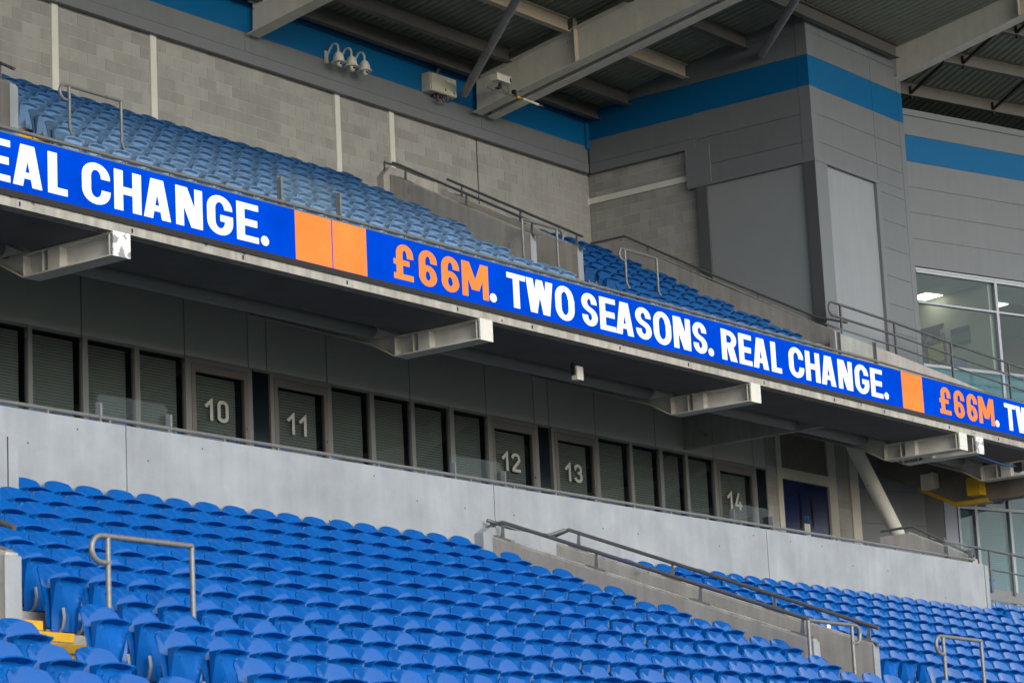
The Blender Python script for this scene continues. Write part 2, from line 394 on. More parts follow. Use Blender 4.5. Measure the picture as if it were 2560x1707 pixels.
# pale back block of the stair well
t = thing('stair_head_block', 'pale concrete block closing the head of the lower stair well against the parapet wall', 'wall', (31, 22.9, 4))
MB().prism([(30.149, 3.0), (30.149, 5.405), (30.33, 5.50), (31.855, 5.50), (31.855, 3.0)], 1, 22.80, 22.945).build('block_face', 'concrete_light', t)
MB().tube([(30.33, 22.86, 5.60), (30.43, 22.8, 5.57), (31.2, 22.84, 5.49), (31.7, 22.80, 5.50), (31.9, 22.66, 5.575)], 0.026, 10).build('link_rail', 'rail_grey', t, True)
MB().box(30.4, 30.43, 22.83, 22.86, 5.49, 5.58).build('rail_stub', 'rail_grey', t)
# lower left stair well
stair_wall('concrete stair wall with its handrail ending beside the aisle steps, lower left of the picture', 16.68, 16.87, 22.0, 5.05, 17.86, 3.45, 0, 'concrete_grey',
           [(16.8, 22.0, 5.32), (16.8, 17.85, 3.70)], (21.4, 19.8, 18.05), zlow=1.9)
stair_wall('outer concrete stair wall of the stair well at the lower left edge', 15.18, 15.36, 22.0, 5.05, 17.84, 3.43, 0, 'concrete_grey',
           [(15.27, 22.0, 5.32), (15.27, 17.85, 3.70)], (21.4, 19.8, 18.05), zlow=1.9)
t = thing('concrete_pier', 'pale concrete pier with a short rail on top, left edge above the seats', 'wall', (20.3, 22.4, 4))
MB().box(17.2, 20.965, 22.2, 22.93, 3.5, 5.63).build('pier_body', 'concrete_light', t)
MB().box(20.80, 20.815, 22.196, 22.3, 4.2, 5.6).build('joint', 'gap_dark', t)
MB().tube([(17.5, 22.4, 5.86), (20.62, 22.4, 5.83), (20.72, 22.4, 5.80), (20.74, 22.4, 5.74), (20.70, 22.4, 5.68)], 0.035, 10).build('top_rail', 'galvanised', t, True)
for x in (18.6, 20.55): MB().box(x - 0.04, x + 0.04, 22.36, 22.44, 5.63, 5.82).build('rail_post', 'galvanised', t)

# ------------------------------------------------------------------ aisle steps
st = MB(); NOSE = []
for y, z, xa, xb in ((18.75, 3.21, 16.88, 17.24), (18.36, 3.062, 16.88, 17.24), (17.97, 2.910, 16.88, 17.24), (17.58, 2.758, 15.4, 17.24), (17.19, 2.604, 15.4, 17.24), (16.80, 2.450, 15.4, 17.24),
                     (16.41, 2.302, 15.27, 16.33), (16.02, 2.152, 15.27, 16.33), (15.63, 2.003, 15.27, 16.33), (15.24, 1.854, 15.27, 16.33), (14.85, 1.706, 15.27, 16.33)):
    st.box(xa, xb, y, y + 0.6, z - 0.5, z); NOSE.append((xa, xb, y, z))
steps = tag(st.build('aisle_steps', 'concrete_grey'), kind='structure')
for xa, xb, y, z in NOSE:
    MB().box(xa + 0.01, xb - 0.01, y - 0.012, y + 0.09, z - 0.075, z + 0.006).build('step_nosing', 'yellow', steps)
st = MB(); NOSE = []
for k in range(3, 9):
    for dy, dz in ((0.4, 0.2285), (0.0, 0.004)):
        y, z = urow(k) - 0.37 + dy, uz(k) - RIM + dz
        st.box(27.79, 28.6, y, y + 0.45, z - 0.3, z); NOSE.append((27.79, 28.6, y, z))
usteps_o = tag(st.build('upper_aisle_steps', 'concrete_grey'), kind='structure')
for xa, xb, y, z in NOSE:
    MB().box(xa + 0.01, xb - 0.01, y - 0.012, y + 0.09, z - 0.08, z + 0.006).build('step_nosing', 'yellow', usteps_o)

# ------------------------------------------------------------------ hairpin barriers
def hairpin(label, x0, x1, y, ztop, zb, loop='left', bent=0.0, r=0.026):
    t = thing('hairpin_barrier', label, 'barrier', ((x0 + x1) / 2, y, zb), 'tubular barriers in the seating aisles')
    s = 1 if loop == 'left' else -1
    xa, xb = (x0, x1) if s == 1 else (x1, x0)          # xa: the looped end's post
    R0 = 0.115
    lo = [(xa + s * 0.02, y, ztop - 2 * R0 - 0.0)]
    lo += [(xa - s * 0.08 - s * R0 * math.sin(R(a)), y, ztop - R0 - R0 * math.cos(R(a))) for a in range(0, 181, 20)]
    MB().tube(lo + [(xb, y, ztop)], r, 10).build('top_bar', 'galvanised', t, True)
    for x in (xa, xb):
        pts = [(x, y, ztop - 0.005), (x, y, zb + (0.45 if bent else 0))]
        if bent: pts += [(x + 0.0, y - bent, zb)]
        MB().tube(pts, r * 0.95, 10).build('post', 'galvanised', t, True)
    return t
hairpin('grey tubular hairpin barrier among the lower blue seats by the left aisle', 16.94, 17.985, 16.85, 3.51, 2.15)
hairpin('grey tubular hairpin barrier among the lower seats near the right bottom corner', 31.96, 33.01, 16.85, 3.473, 2.1)
hairpin('grey tubular barrier across the end of the lower concrete stair walls', 29.875, 30.95, 17.6, 3.64, 2.4, 'right')
hairpin('dark tubular hairpin barrier among the faded upper seats at the left', 28.24, 29.33, 28.72, 12.72, 11.6, 'left', 0.22)
hairpin('grey tubular barrier across the end of the upper concrete stair walls', 40.25, 41.34, 29.2, 12.91, 11.75, 'right', 0.2)
hairpin('grey tubular hairpin barrier among the unfaded upper seats right of the upper stair well', 43.3, 44.4, 29.0, 12.81, 11.7, 'left', 0.2)

# ------------------------------------------------------------------ upper stair well walls
stair_wall('near concrete stair wall of the upper tier, rising to the block wall', 40.69, 40.86, 32.62, 14.53, 29.36, 12.72, 0, 'concrete_grey',
           [(40.77, 32.62, 14.80), (40.77, 32.46, 14.725), (40.77, 29.25, 12.92)], (32.3, 30.85, 29.35), zlow=11.5)
stair_wall('far concrete stair wall of the upper tier, right of its stair well', 42.2, 42.37, 32.57, 14.52, 29.36, 12.72, 0, 'concrete_grey',
           [(42.28, 32.45, 14.72), (42.28, 29.26, 12.935)], (32.1, 30.7, 29.4), zlow=11.5)
t = thing('stair_head_block', 'small concrete block closing the head of the upper stair well below the block wall', 'wall', (41.4, 32.9, 13.8))
MB().prism([(40.50, 13.0), (40.50, 14.50), (40.72, 14.72), (42.2, 14.66), (42.2, 13.0)], 1, 32.64, 32.8).build('block_face', 'concrete_grey', t)
MB().tube([(40.62, 32.7, 14.80), (40.95, 32.7, 14.795), (42.1, 32.66, 14.68)], 0.024, 8).build('link_rail', 'rail_grey', t, True)
MB().box(40.615, 40.645, 32.69, 32.72, 14.6, 14.8).build('rail_stub', 'rail_grey', t)
stair_wall('concrete stair wall with a short handrail at the left edge of the upper tier', 27.62, 27.78, 32.5, 14.52, 29.35, 12.745, 0, 'concrete_grey',
           [(27.7, 32.5, 14.78), (27.7, 29.32, 13.0)], (32.0, 30.8, 29.62), zlow=11.6)
stair_wall('outer concrete stair wall of the stair well at the upper left edge', 26.12, 26.28, 32.5, 14.52, 29.35, 12.745, 0, 'concrete_grey',
           [(26.2, 32.5, 14.78), (26.2, 29.32, 13.0)], (32.0, 30.8, 29.62), zlow=11.6)
# end wall of the upper tier
t = thing('end_wall', 'sloping concrete end wall of the upper tier with a dark handrail, below the tower', 'wall', (49.1, 31, 10))
ew = [(33.85, 9.9), (33.85, 14.78), (33.02, 14.75), (30.93, 13.55)]
MB().prism(ew + [(30.93, 9.9)], 0, 49.1, 49.26).build('wall', 'concrete_grey', t)
MB().prism([(30.92, 9.9), (30.92, 13.54), (27.83, 11.825), (27.60, 11.70), (27.60, 9.9)], 0, 49.1, 49.26).build('wall', 'concrete_grey', t)
MB().prism([(33.02, 14.755), (33.02, 14.78), (27.83, 11.85), (27.83, 11.825)], 0, 49.115, 49.245).build('capping', 'concrete_edge', t)
h = MB().tube([(49.12, 33.8, 14.83), (49.12, 32.88, 14.825), (49.12, 30.63, 13.525), (49.12, 28.2, 12.19), (49.12, 27.85, 12.08), (49.3, 27.6, 12.0)], 0.025, 10).build('handrail', 'rail_grey', t, True)
for y in (32.3, 31.0, 29.6, 28.4):
    zt = 13.55 + (y - 30.93) * (14.75 - 13.55) / (33.02 - 30.93) if y > 30.93 else 13.54 + (y - 30.92) * (13.54 - 11.825) / 3.09
    MB().box(49.12, 49.135, y - 0.02, y + 0.02, zt + 0.0, zt + 0.13).build('bracket', 'galvanised', h)

# ------------------------------------------------------------------ block walls
def blockwall(name, label, org, u_rng, z_rng, to_world, mtl_rot, vis, courses0):
    t = thing(name, label, 'wall', org)
    bl, bh, gap = 0.438, 0.213, 0.012
    cells = []
    z = courses0; c = 0
    while z < z_rng[1] - 0.03:
        z1 = min(z + bh, z_rng[1])
        if z1 > z_rng[0]:
            u = u_rng[0] - (0.225 if c % 2 else 0.0) + 0.07
            while u < u_rng[1]:
                a, b = max(u, u_rng[0]), min(u + bl, u_rng[1])
                if b - a > 0.06: cells.append((a, b, max(z, z_rng[0]), z1))
                u += bl + gap
        z += bh + gap; c += 1
    return t, cells
def emit_blocks(t, cells, make, keep):
    cells = sorted(cells, key=keep)
    meshes = {}
    lump = MB()
    org = ORG[t.name]
    for i, (a, b, z0, z1) in enumerate(cells):
        x0, x1, y0, y1 = make(a, b)
        if i < 300 and keep((a, b, z0, z1)) < 1e8:
            key = (round(x1 - x0, 3), round(y1 - y0, 3), round(z1 - z0, 3))
            if key not in meshes:
                m = MB(); sx, sy, sz = key[0] / 2, key[1] / 2, key[2] / 2; m.box(-sx, sx, -sy, sy, -sz, sz); meshes[key] = m.mesh('block', 'block')
            o = bpy.data.objects.new('block', meshes[key]); col.objects.link(o); o.parent = t
            j = random.uniform(-0.0015, 0.0015)
            o.location = ((x0 + x1) / 2 - org[0] + (j if key[0] < 0.15 else 0), (y0 + y1) / 2 - org[1] + (j if key[1] < 0.15 else 0), (z0 + z1) / 2 - org[2])
            ORG[o.name] = org
        else:
            lump.box(x0, x1, y0, y1, z0, z1)
    if lump.v: tag(lump.build('block_rest', 'block', t), kind='stuff')
ORGW = (40, 33.9, 14.0)
t, cells = blockwall('block_wall', 'long grey concrete block wall behind the upper seats, with white posts', ORGW, (20.0, 49.31), (13.9, 16.52), None, None, None, 13.93)
def keep1(c):
    px, py, d = project((c[0] + c[1]) / 2, 33.9, (c[2] + c[3]) / 2)
    inside = -40 < px < 2600 and py > -40 and (c[2] + c[3]) / 2 > 14.62
    return (c[0] if inside else 1e9 + c[0])
emit_blocks(t, cells, lambda a, b: (a, b, 33.9, 34.0), keep1)
MB().box(20, 49.4, 33.905, 34.1, 13.0, 16.6).build('mortar', 'mortar', t)
for x0, x1 in ((32.895, 33.05), (35.375, 35.53), (40.585, 40.73), (42.28, 42.43)):
    MB().box(x0, x1, 33.86, 33.91, 13.9, 16.465).build('post', 'post_white', t)
MB().box(45.215, 45.24, 33.893, 33.91, 13.9, 16.46).build('movement_joint', 'gap_dark', t)
t, cells = blockwall('block_wall', 'short grey block wall turning the corner towards the tower, with a white beam', (49.3, 32.4, 14.0), (30.72, 33.89), (11.5, 16.55), None, None, None, 11.52)
emit_blocks(t, cells, lambda a, b: (49.32, 49.42, a, b), lambda c: -c[2])
MB().box(49.325, 49.5, 30.6, 33.9, 11.0, 16.7).build('mortar', 'mortar', t)
MB().box(49.285, 49.33, 31.18, 33.93, 15.77, 15.90).build('white_beam', 'post_white', t)
MB().box(49.26, 49.285, 33.88, 33.945, 15.755, 15.915).build('beam_end_plate', 'post_white', t)

# ------------------------------------------------------------------ roof fascia over the block wall
t = thing('roof_fascia', 'grey metal fascia with a blue stripe running above the long block wall', 'fascia', (38, 33.8, 16.4))
for a, b in ((2, 12.0), (12.0, 21.0), (21.0, 29.9), (29.9, 37.95), (37.95, 45.35), (45.35, 49.15)):
    MB().box(a + 0.004, b - 0.004, 33.75, 33.86, 16.66, 17.04).build('grey_panel', 'clad_grey', t)
    MB().box(a + 0.004, b - 0.004, 33.755, 33.86, 17.046, 17.60).build('blue_panel', 'clad_blue', t)
MB().box(2, 49.15, 33.745, 33.86, 16.44, 16.652).build('drip_flashing', 'clad_trim', t)
MB().box(2, 49.15, 33.80, 33.895, 16.47, 17.6).build('backing', 'gap_dark', t)
MB().prism([(33.72, 17.605), (33.72, 17.68), (33.86, 17.78), (33.86, 17.605)], 0, 2, 49.12).build('top_flashing', 'clad_blue', t)
for x in (37.9, 45.3):
    MB().box(x - 0.06, x + 0.06, 33.74, 33.75, 16.67, 17.03).build('cover_strip', 'clad_trim', t)
MB().box(49.05, 49.17, 33.70, 33.76, 16.98, 17.75).build('corner_trim', 'clad_blue', t)
# cross fascia
t = thing('roof_fascia', 'dim grey metal fascia with a dark blue stripe, turning from the corner to the tower', 'fascia', (49.2, 32.3, 16.4))
for a, b in ((30.965, 33.74),):
    MB().box(49.19, 49.3, a, b, 16.66, 17.19).build('grey_panel', 'clad_grey', t)
    MB().box(49.19, 49.3, a, b, 17.196, 17.875).build('blue_panel', 'clad_blue', t)
    MB().box(49.19, 49.3, a, b, 17.881, 18.9).build('upper_panel', 'clad_grey', t)
MB().box(49.185, 49.3, 30.965, 33.745, 16.44, 16.652).build('drip_flashing', 'clad_trim', t)
MB().box(49.24, 49.315, 30.97, 33.86, 16.47, 19.0).build('backing', 'gap_dark', t)

# ------------------------------------------------------------------ corner tower
t = thing('corner_tower', 'grey clad corner tower with a blue stripe, rising behind the upper tier into the roof', 'tower', (51.3, 29.5, 9.5))
X0, Y0 = 49.2, 28.03
MB().box(X0 + 0.03, 53.27, Y0 + 0.03, 30.93, 15.62, 18.95).build('backing', 'gap_dark', t)
MB().box(X0 + 0.10, 53.27, Y0 + 0.10, 30.93, 11.5, 15.64).build('lower_backing', 'gap_dark', t)
for z0, z1, m in ((15.63, 16.0, 'clad_grey'), (16.008, 16.615, 'clad_grey'), (16.623, 17.205, 'clad_grey'), (17.211, 17.885, 'clad_blue'), (17.891, 18.42, 'clad_grey'), (18.428, 18.80, 'clad_grey')):
    nm = 'blue_panel' if m == 'clad_blue' else 'grey_panel'
    MB().box(X0, X0 + 0.06, Y0 + 0.27, 30.90, z0, z1).build(nm, m, t)                       # left face
    MB().box(X0 + 0.28, 51.90, Y0, Y0 + 0.06, z0, z1).build(nm, m, t)                        # front face
    MB().box(51.96, 53.06, Y0, Y0 + 0.06, z0, z1).build(nm, m, t)
    c = MB(); c.prism([(X0 - 0.004, Y0 - 0.004), (X0 + 0.274, Y0 - 0.004), (X0 + 0.274, Y0 + 0.05), (X0 + 0.05, Y0 + 0.05), (X0 + 0.05, Y0 + 0.264), (X0 - 0.004, Y0 + 0.264)], 2, z0 - 0.003, z1 + 0.003)
    c.build('corner_trim', 'clad_blue' if m == 'clad_blue' else 'clad_trim', t)
    MB().box(51.904, 51.956, Y0 - 0.004, Y0 + 0.05, z0 - 0.003, z1 + 0.003).build('joint_strip', 'clad_blue' if m == 'clad_blue' else 'clad_trim', t)
    MB().box(53.064, 53.27, Y0 - 0.004, Y0 + 0.05, z0 - 0.003, z1 + 0.003).build('edge_trim', 'clad_blue' if m == 'clad_blue' else 'clad_trim', t)
    MB().box(X0 - 0.004, X0 + 0.05, 30.904, 30.962, z0 - 0.003, z1 + 0.003).build('joint_strip', 'clad_blue' if m == 'clad_blue' else 'clad_trim', t)
MB().box(X0 - 0.02, X0 + 0.06, 30.60, 31.22, 15.60, 16.45).build('return_trim', 'clad_trim', t)
MB().box(X0 - 0.008, X0 + 0.06, Y0 + 0.061, 31.2, 15.56, 15.628).build('drip_flashing', 'clad_trim', t)
MB().box(X0 - 0.008, 51.95, Y0 - 0.012, Y0 + 0.0605, 15.56, 15.629).build('drip_flashing', 'clad_trim', t)
MB().box(X0 + 0.06, X0 + 0.12, 28.32, 30.75, 11.5, 15.56).build('pale_panel', 'clad_mid', t)
MB().box(X0 + 0.0, X0 + 0.1, 30.74, 31.0, 11.5, 15.56).build('side_trim', 'clad_dark', t)
MB().box(X0 + 0.0, X0 + 0.1, 28.034, 28.31, 11.5, 15.56).build('side_trim', 'clad_dark', t)
MB().box(X0 + 0.003, 49.70, Y0 - 0.002, Y0 + 0.08, 11.5, 15.56).build('front_trim', 'clad_trim', t)
MB().box(49.70, 51.80, Y0 + 0.075, Y0 + 0.12, 11.5, 15.56).build('white_panel', 'clad_pale', t)
MB().box(51.80, 51.97, Y0 - 0.002, Y0 + 0.08, 11.5, 15.56).build('front_trim', 'clad_trim', t)
for k in range(7):
    z1 = 15.395 - 0.625 * k
    MB().box(51.975, 53.06, Y0, Y0 + 0.06, z1 - 0.617, z1).build('grey_panel', 'clad_grey', t)
MB().box(53.064, 53.27, Y0 - 0.004, Y0 + 0.06, 11.5, 15.625).build('edge_trim', 'clad_trim', t)
MB().box(51.975, 53.06, Y0, Y0 + 0.06, 15.403, 15.625).build('grey_panel', 'clad_grey', t)

# ------------------------------------------------------------------ corner building, turned 16.5 degrees
PH = R(16.5)
def turned(P0, ph=PH):
    d = (math.cos(ph), -math.sin(ph)); n = (math.sin(ph), math.cos(ph))
    return lambda s, q, z: (P0[0] + d[0] * s + n[0] * q, P0[1] + d[1] * s + n[1] * q, z)
xf = turned((53.4, 28.1))
t = thing('corner_building', 'grey clad corner building with a blue stripe and large office windows at the right', 'building', xf(4, 0, 9.5))
def bb(name, m, *a): return MB(xf).box(*a).build(name, m, t)
LEN = 13.0
bb('backing', 'gap_dark', -0.1, LEN, 0.05, 0.25, 13.96, 17.55)
for z0, z1, m in ((13.98, 14.605, 'clad_grey'), (14.613, 15.2, 'clad_grey'), (15.208, 15.79, 'clad_grey'), (15.798, 16.385, 'clad_grey'), (16.392, 16.995, 'clad_blue'), (17.002, 17.45, 'clad_grey')):
    for a, b in ((-0.1, 6.2), (6.21, LEN)):
        bb('blue_panel' if m == 'clad_blue' else 'grey_panel', m, a, b, 0.0, 0.06, z0, z1)
bb('eave_flashing', 'clad_trim', -0.1, LEN, -0.03, 0.1, 17.456, 17.60)
bb('head_flashing', 'window_frame', -0.1, LEN, -0.02, 0.08, 13.90, 13.945)
W1 = [(0.02, 2.477), (2.556, 5.05), (5.13, 7.6), (7.68, 10.2), (10.28, 12.8)]
for i, (a, b) in enumerate(W1):
    wdw = bb('window', 'window_frame', b, b + 0.079, -0.01, 0.12, 10.9, 13.90)
    for z0, z1 in ((13.84, 13.90), (13.147, 13.19), (11.72, 11.785)):
        MB(xf).box(a, b, -0.005, 0.10, z0, z1).build('frame_bar', 'window_frame', wdw)
    MB(xf).box(a, b, 0.04, 0.05, 13.19, 13.84).build('pane', 'glass', wdw)
    MB(xf).box(a, b, 0.04, 0.05, 11.785, 13.147).build('pane', 'glass', wdw)
    MB(xf).box(a, b, 0.02, 0.06, 10.9, 11.72).build('teal_panel', 'teal_panel', wdw)
# rooms behind the glass
bb('room_ceiling', 'ceiling_tile', -0.1, LEN, 1.452, 7, 13.872, 13.95)
bb('room_floor', 'room_dark', -0.1, LEN, 0.2, 7, 11.4, 11.6)
bb('room_back_wall', 'room_wall', -0.1, LEN, 7.0, 7.1, 11.6, 13.95)
for x in (2.42, 7.62): bb('partition', 'room_wall', x, x + 0.1, 0.16, 7.0, 11.6, 13.865)
for k in range(16):
    bb('ceiling_panel', 'ceiling_window_lit', -0.1 + k * 0.55 + 0.006, 0.45 + k * 0.55 - 0.006, 0.13, 1.448, 13.872, 13.90)  # same ceiling near the glass, painted paler for the window light
for x in (1.8, 3.96, 6.4):
    lp = thing('ceiling_light', 'lit square ceiling light behind the ' + {1.8: 'left office window', 3.96: 'second office window', 6.4: 'office window outside the frame'}[x], 'light', xf(x + 0.3, 1.8, 13.86), 'office ceiling lights')
    MB(xf).box(x, x + 0.54, 1.47, 2.04, 13.85, 13.864).build('diffuser', 'lamp_warm', lp)
    MB(xf).box(x - 0.015, x + 0.555, 1.455, 2.055, 13.8645, 13.8715).build('trim', 'white_plastic', lp)
p1 = thing('wall_picture', 'large dark wall picture with a yellow patch inside the left office window', 'picture', xf(2.4, 2.0, 12.4))
MB(xf).box(2.39, 2.415, 1.58, 2.32, 12.30, 13.23).build('print', 'pic_dark', p1)
MB(xf).box(2.385, 2.39, 1.64, 2.12, 12.38, 12.78).build('yellow_patch', 'pic_yellow', p1)
p2 = thing('wall_picture', 'smaller wall picture of a green pitch inside the left office window', 'picture', xf(2.4, 1.1, 12.6))
MB(xf).box(2.39, 2.415, 0.80, 1.37, 12.61, 13.03).build('print', 'pic_navy', p2)
MB(xf).box(2.385, 2.39, 0.82, 1.35, 12.70, 12.88).build('green_band', 'pic_green', p2)
ch = thing('office_chair', 'blue office chair back behind the left office window', 'chair', xf(1.75, 0.6, 11.6))
MB(xf).prism([(1.45, 11.75), (1.95, 11.75), (2.0, 12.1), (1.9, 12.16), (1.5, 12.12)], 1, 0.55, 0.62).build('backrest', 'pic_navy', ch)
MB(xf).tube([(1.72, 0.6, 11.6), (1.72, 0.6, 11.8)], 0.03).build('stem', 'black', ch)

# ------------------------------------------------------------------ roof: deck, purlins, rafters
def deckz(y): return 17.93 + (33.45 - y) * 0.18
RF = 5.0                                     # front edge of the roof
d = MB()
y0, y1 = 34.6, RF
x = -30.0; prof = []
while x < 68.0:
    prof += [(x, 0.0), (x + 0.08, 0.0), (x + 0.105, 0.045), (x + 0.175, 0.045)]; x += 0.2
for (xa, za), (xb, zb) in zip(prof, prof[1:]):
    d.quad((xa, y0, deckz(y0) + za), (xb, y0, deckz(y0) + zb), (xb, y1, deckz(y1) + zb), (xa, y1, deckz(y1) + za))
tag(d.build('roof_deck', 'deck'), kind='structure')
d = MB(xf)                                    # corner bay of the deck
def cdz(n): return 18.33 + 0.30 * (0.2 - n)
s = -1.6; prof = []
while s < 16: prof += [(s, 0.0), (s + 0.08, 0.0), (s + 0.105, 0.045), (s + 0.175, 0.045)]; s += 0.2
for (sa, za), (sb, zb) in zip(prof, prof[1:]):
    na, nb = 1.3, max(-18.0, (-0.10 - 0.959 * sa) / 0.284)
    if nb > na - 0.2: continue
    d.quad((sa, na, cdz(na) + za), (sb, na, cdz(na) + zb), (sb, nb, cdz(nb) + zb), (sa, nb, cdz(nb) + za))
tag(d.build('corner_roof_deck', 'deck'), kind='structure')
MB(xf).box(-0.1, 14, 1.25, 1.3, 17.0, 18.3).build('roof_closure', 'clad_dark', t)

def ibeam(mb, prof_bottom, prof_top, x, wdt, tf=0.022, tw=0.014):
    """I-beam running in Y at x (left edge) with bottom and top given as (y, z) lists"""
    (ya, za), (yb, zb) = prof_bottom; (yc, zc), (yd, zd) = prof_top
    mb.prism([(ya, za), (yb, zb), (yb, zb + tf), (ya, za + tf)], 0, x, x + wdt)
    mb.prism([(yc, zc), (yd, zd), (yd, zd - tf), (yc, zc - tf)], 0, x, x + wdt)
    mb.prism([(ya, za + tf), (yb, zb + tf), (yd, zd - tf), (yc, zc - tf)], 0, x + wdt / 2 - tw, x + wdt / 2 + tw)
def rafter(label, x, y_end, z_end, depth, slope, wdt=0.30, stiff=(), y_front=RF):
    t = thing('roof_rafter', label, 'girder', (x, y_end, z_end), 'steel roof rafters')
    ln = y_end - y_front
    b = MB(); ibeam(b, [(y_end, z_end), (y_front, z_end + slope * ln)], [(y_end - 0.02, z_end + depth), (y_front, z_end + depth + 0.012 * ln + slope * ln)], x, wdt)
    b.build('girder', 'steel_cream', t)
    for y in stiff:
        z = z_end + slope * (y_end - y)
        MB().prism([(y - 0.006, z + 0.023), (y + 0.006, z + 0.023), (y + 0.006, z + depth + 0.012 * (y_end - y) + 0.2), (y - 0.006, z + depth + 0.012 * (y_end - y) + 0.2)], 0, x + 0.004, x + wdt / 2 - 0.015).build('stiffener', 'steel_tan', t)
    return t
rafter('pale steel roof rafter at the top left, its foot on the blue stripe', 37.79, 33.63, 16.965, 0.66, 0.155, 0.33)
rafter('first of the paired pale steel rafters above the camera bracket, with tan stiffener', 44.80, 33.62, 16.895, 0.73, 0.178, 0.30, (30.95, 27.3, 24))
rafter('second of the paired pale steel rafters, just beyond the camera bracket', 45.30, 33.62, 16.90, 0.73, 0.178, 0.28)
rafter('pale steel roof rafter springing from the top of the corner tower', 53.0, 28.03, 18.19, 0.76, 0.2166, 0.32, (24.9, 21.5))
def purlin(label, y, zb, x0, x1, h=0.31, m='purlin_grey'):
    t = thing('roof_purlin', label, 'purlin', ((x0 + x1) / 2, y, zb), 'steel roof purlins')
    b = MB(); b.box(x0, x1, y - 0.012, y + 0.0, zb + 0.016, zb + h - 0.016)
    b.build('web', m, t)
    MB().box(x0, x1, y - 0.10, y + 0.06, zb, zb + 0.015).build('lower_flange', m, t)
    MB().box(x0, x1, y - 0.10, y + 0.06, zb + h - 0.015, zb + h).build('upper_flange', m, t)
    return t
PL = [('at the blue stripe', 33.45), ('second up from the blue stripe', 32.62), ('third up from the blue stripe, tan faced', 31.08), ('fourth up from the blue stripe', 29.5), ('fifth up from the blue stripe', 27.9)]
for i, (nm, y) in enumerate(PL):
    zb = deckz(y) - 0.335
    purlin('roof purlin ' + nm + ', left of paired rafters', y, zb, -30, 44.78, m='steel_tan' if i == 2 else 'purlin_grey')
    if i < 8: purlin('roof purlin ' + nm + ', right of paired rafters', y, zb, 45.6, 49.17 if i < 4 else 52.9, m='steel_tan' if i == 2 else 'purlin_grey')
for i, n in enumerate((0.2, -1.1, -2.4, -3.7, -5.0)):
    t2 = thing('roof_purlin', 'grey purlin of the corner roof bay, ' + ordn(i + 1) + ' out from the corner building', 'purlin', xf(6, n, cdz(n) - 0.33), 'steel roof purlins')
    s0 = (-0.05 - 0.284 * n) / 0.959 + 0.02
    MB(xf).box(s0, 15, n - 0.012, n, cdz(n) - 0.315, cdz(n) - 0.02).build('web', 'purlin_grey', t2)
    MB(xf).box(s0, 15, n - 0.10, n + 0.05, cdz(n) - 0.332, cdz(n) - 0.316).build('lower_flange', 'purlin_grey', t2)
    MB(xf).box(s0, 15, n - 0.05, n + 0.05, cdz(n) - 0.0195, cdz(n) - 0.006).build('upper_flange', 'purlin_grey', t2)
    for sx in (s0 + 0.55, s0 + 3.2, s0 + 5.9):
        q = MB(xf); q.box(sx, sx + 0.03, n - 0.075, n - 0.013, cdz(n) - 0.40, cdz(n) - 0.10)
        br = q.build('cleat', 'black', t2)
        MB(xf).prism([(n - 0.02, cdz(n) - 0.30), (n - 1.2, cdz(n - 1.2) - 0.22), (n - 1.2, cdz(n - 1.2) - 0.16), (n - 0.02, cdz(n) - 0.24)], 0, sx, sx + 0.05).build('sag_bar', 'black', br)
# bracing tubes
for lab, pts in (('scuffed grey bracing tube rising from the blue stripe past the junction box', [(44.30, 33.45, 17.17), (41.82, 30.2, 17.80), (39.6, 27.3, 18.36)]),
                 ('grey bracing tube rising from the left face of the corner tower', [(49.1, 29.07, 18.11), (47.09, 27.0, 18.315), (45.7, 25.55, 18.46)])):
    t2 = thing('bracing_tube', lab, 'brace', pts[0]); MB().tube(pts, 0.088, 16).build('tube', 'tube_grey', t2, True)
    a, b = Vector(pts[0]), Vector(pts[1]); dd = (b - a).normalized()
    MB().tube([a - dd * 0.02, a + dd * 0.015], 0.092, 16).build('end_cap', 'tube_grey', t2, True)

# ------------------------------------------------------------------ cameras, junction box
for i in range(3):
    x = 40.21 + 0.40 * i; y = 33.42; z = 16.90
    lab = ('left white dome camera of three hanging on a curved arm from the blue stripe', 'middle white dome camera of three hanging from the blue stripe', 'right white dome camera of three hanging from the blue stripe')[i]
    t2 = thing('dome_camera', lab, 'camera', (x, y, z), 'dome cameras on the blue stripe')
    MB().lathe((x, y, z), [(0.145, 0.0), (0.15, 0.012), (0.11, 0.05), (0.105, 0.12), (0.075, 0.19), (0.03, 0.225), (0.022, 0.25)], 20).build('hood', 'white_plastic', t2, True)
    MB().lathe((x, y, z), [(0.02, -0.115), (0.07, -0.095), (0.105, -0.05), (0.115, -0.002)], 20).build('dome', 'glass_clear', t2, True)
    MB().lathe((x - 0.01, y - 0.02, z), [(0.03, -0.09), (0.055, -0.06), (0.06, -0.01)], 14).build('camera_ball', 'white_plastic', t2, True)
    MB().box(x - 0.045, x - 0.005, y - 0.085, y - 0.07, z - 0.06, z - 0.02).build('lens', 'lens_black', t2)
    zt = z + 0.25
    arm = [(x, y, zt)] + [(x, y + 0.10 * (1 - math.cos(R(a))), zt + 0.05 + 0.11 * math.sin(R(a))) for a in range(0, 151, 15)] + [(x, 33.73, zt - 0.06)]
    MB().tube(arm, 0.022, 10).build('arm', 'white_plastic', t2, True)
    MB().box(x - 0.045, x + 0.045, 33.715, 33.75, zt - 0.19, zt + 0.06).build('wall_plate', 'white_plastic', t2)
t2 = thing('junction_box', 'cream metal junction box on the blue stripe with cables looping below', 'junction box', (43.65, 33.6, 17.0))
MB().box(43.24, 44.10, 33.52, 33.74, 17.03, 17.42).build('case', 'box_cream', t2)
MB().box(43.26, 44.09, 33.495, 33.512, 17.04, 17.41).build('lid', 'box_cream', t2)
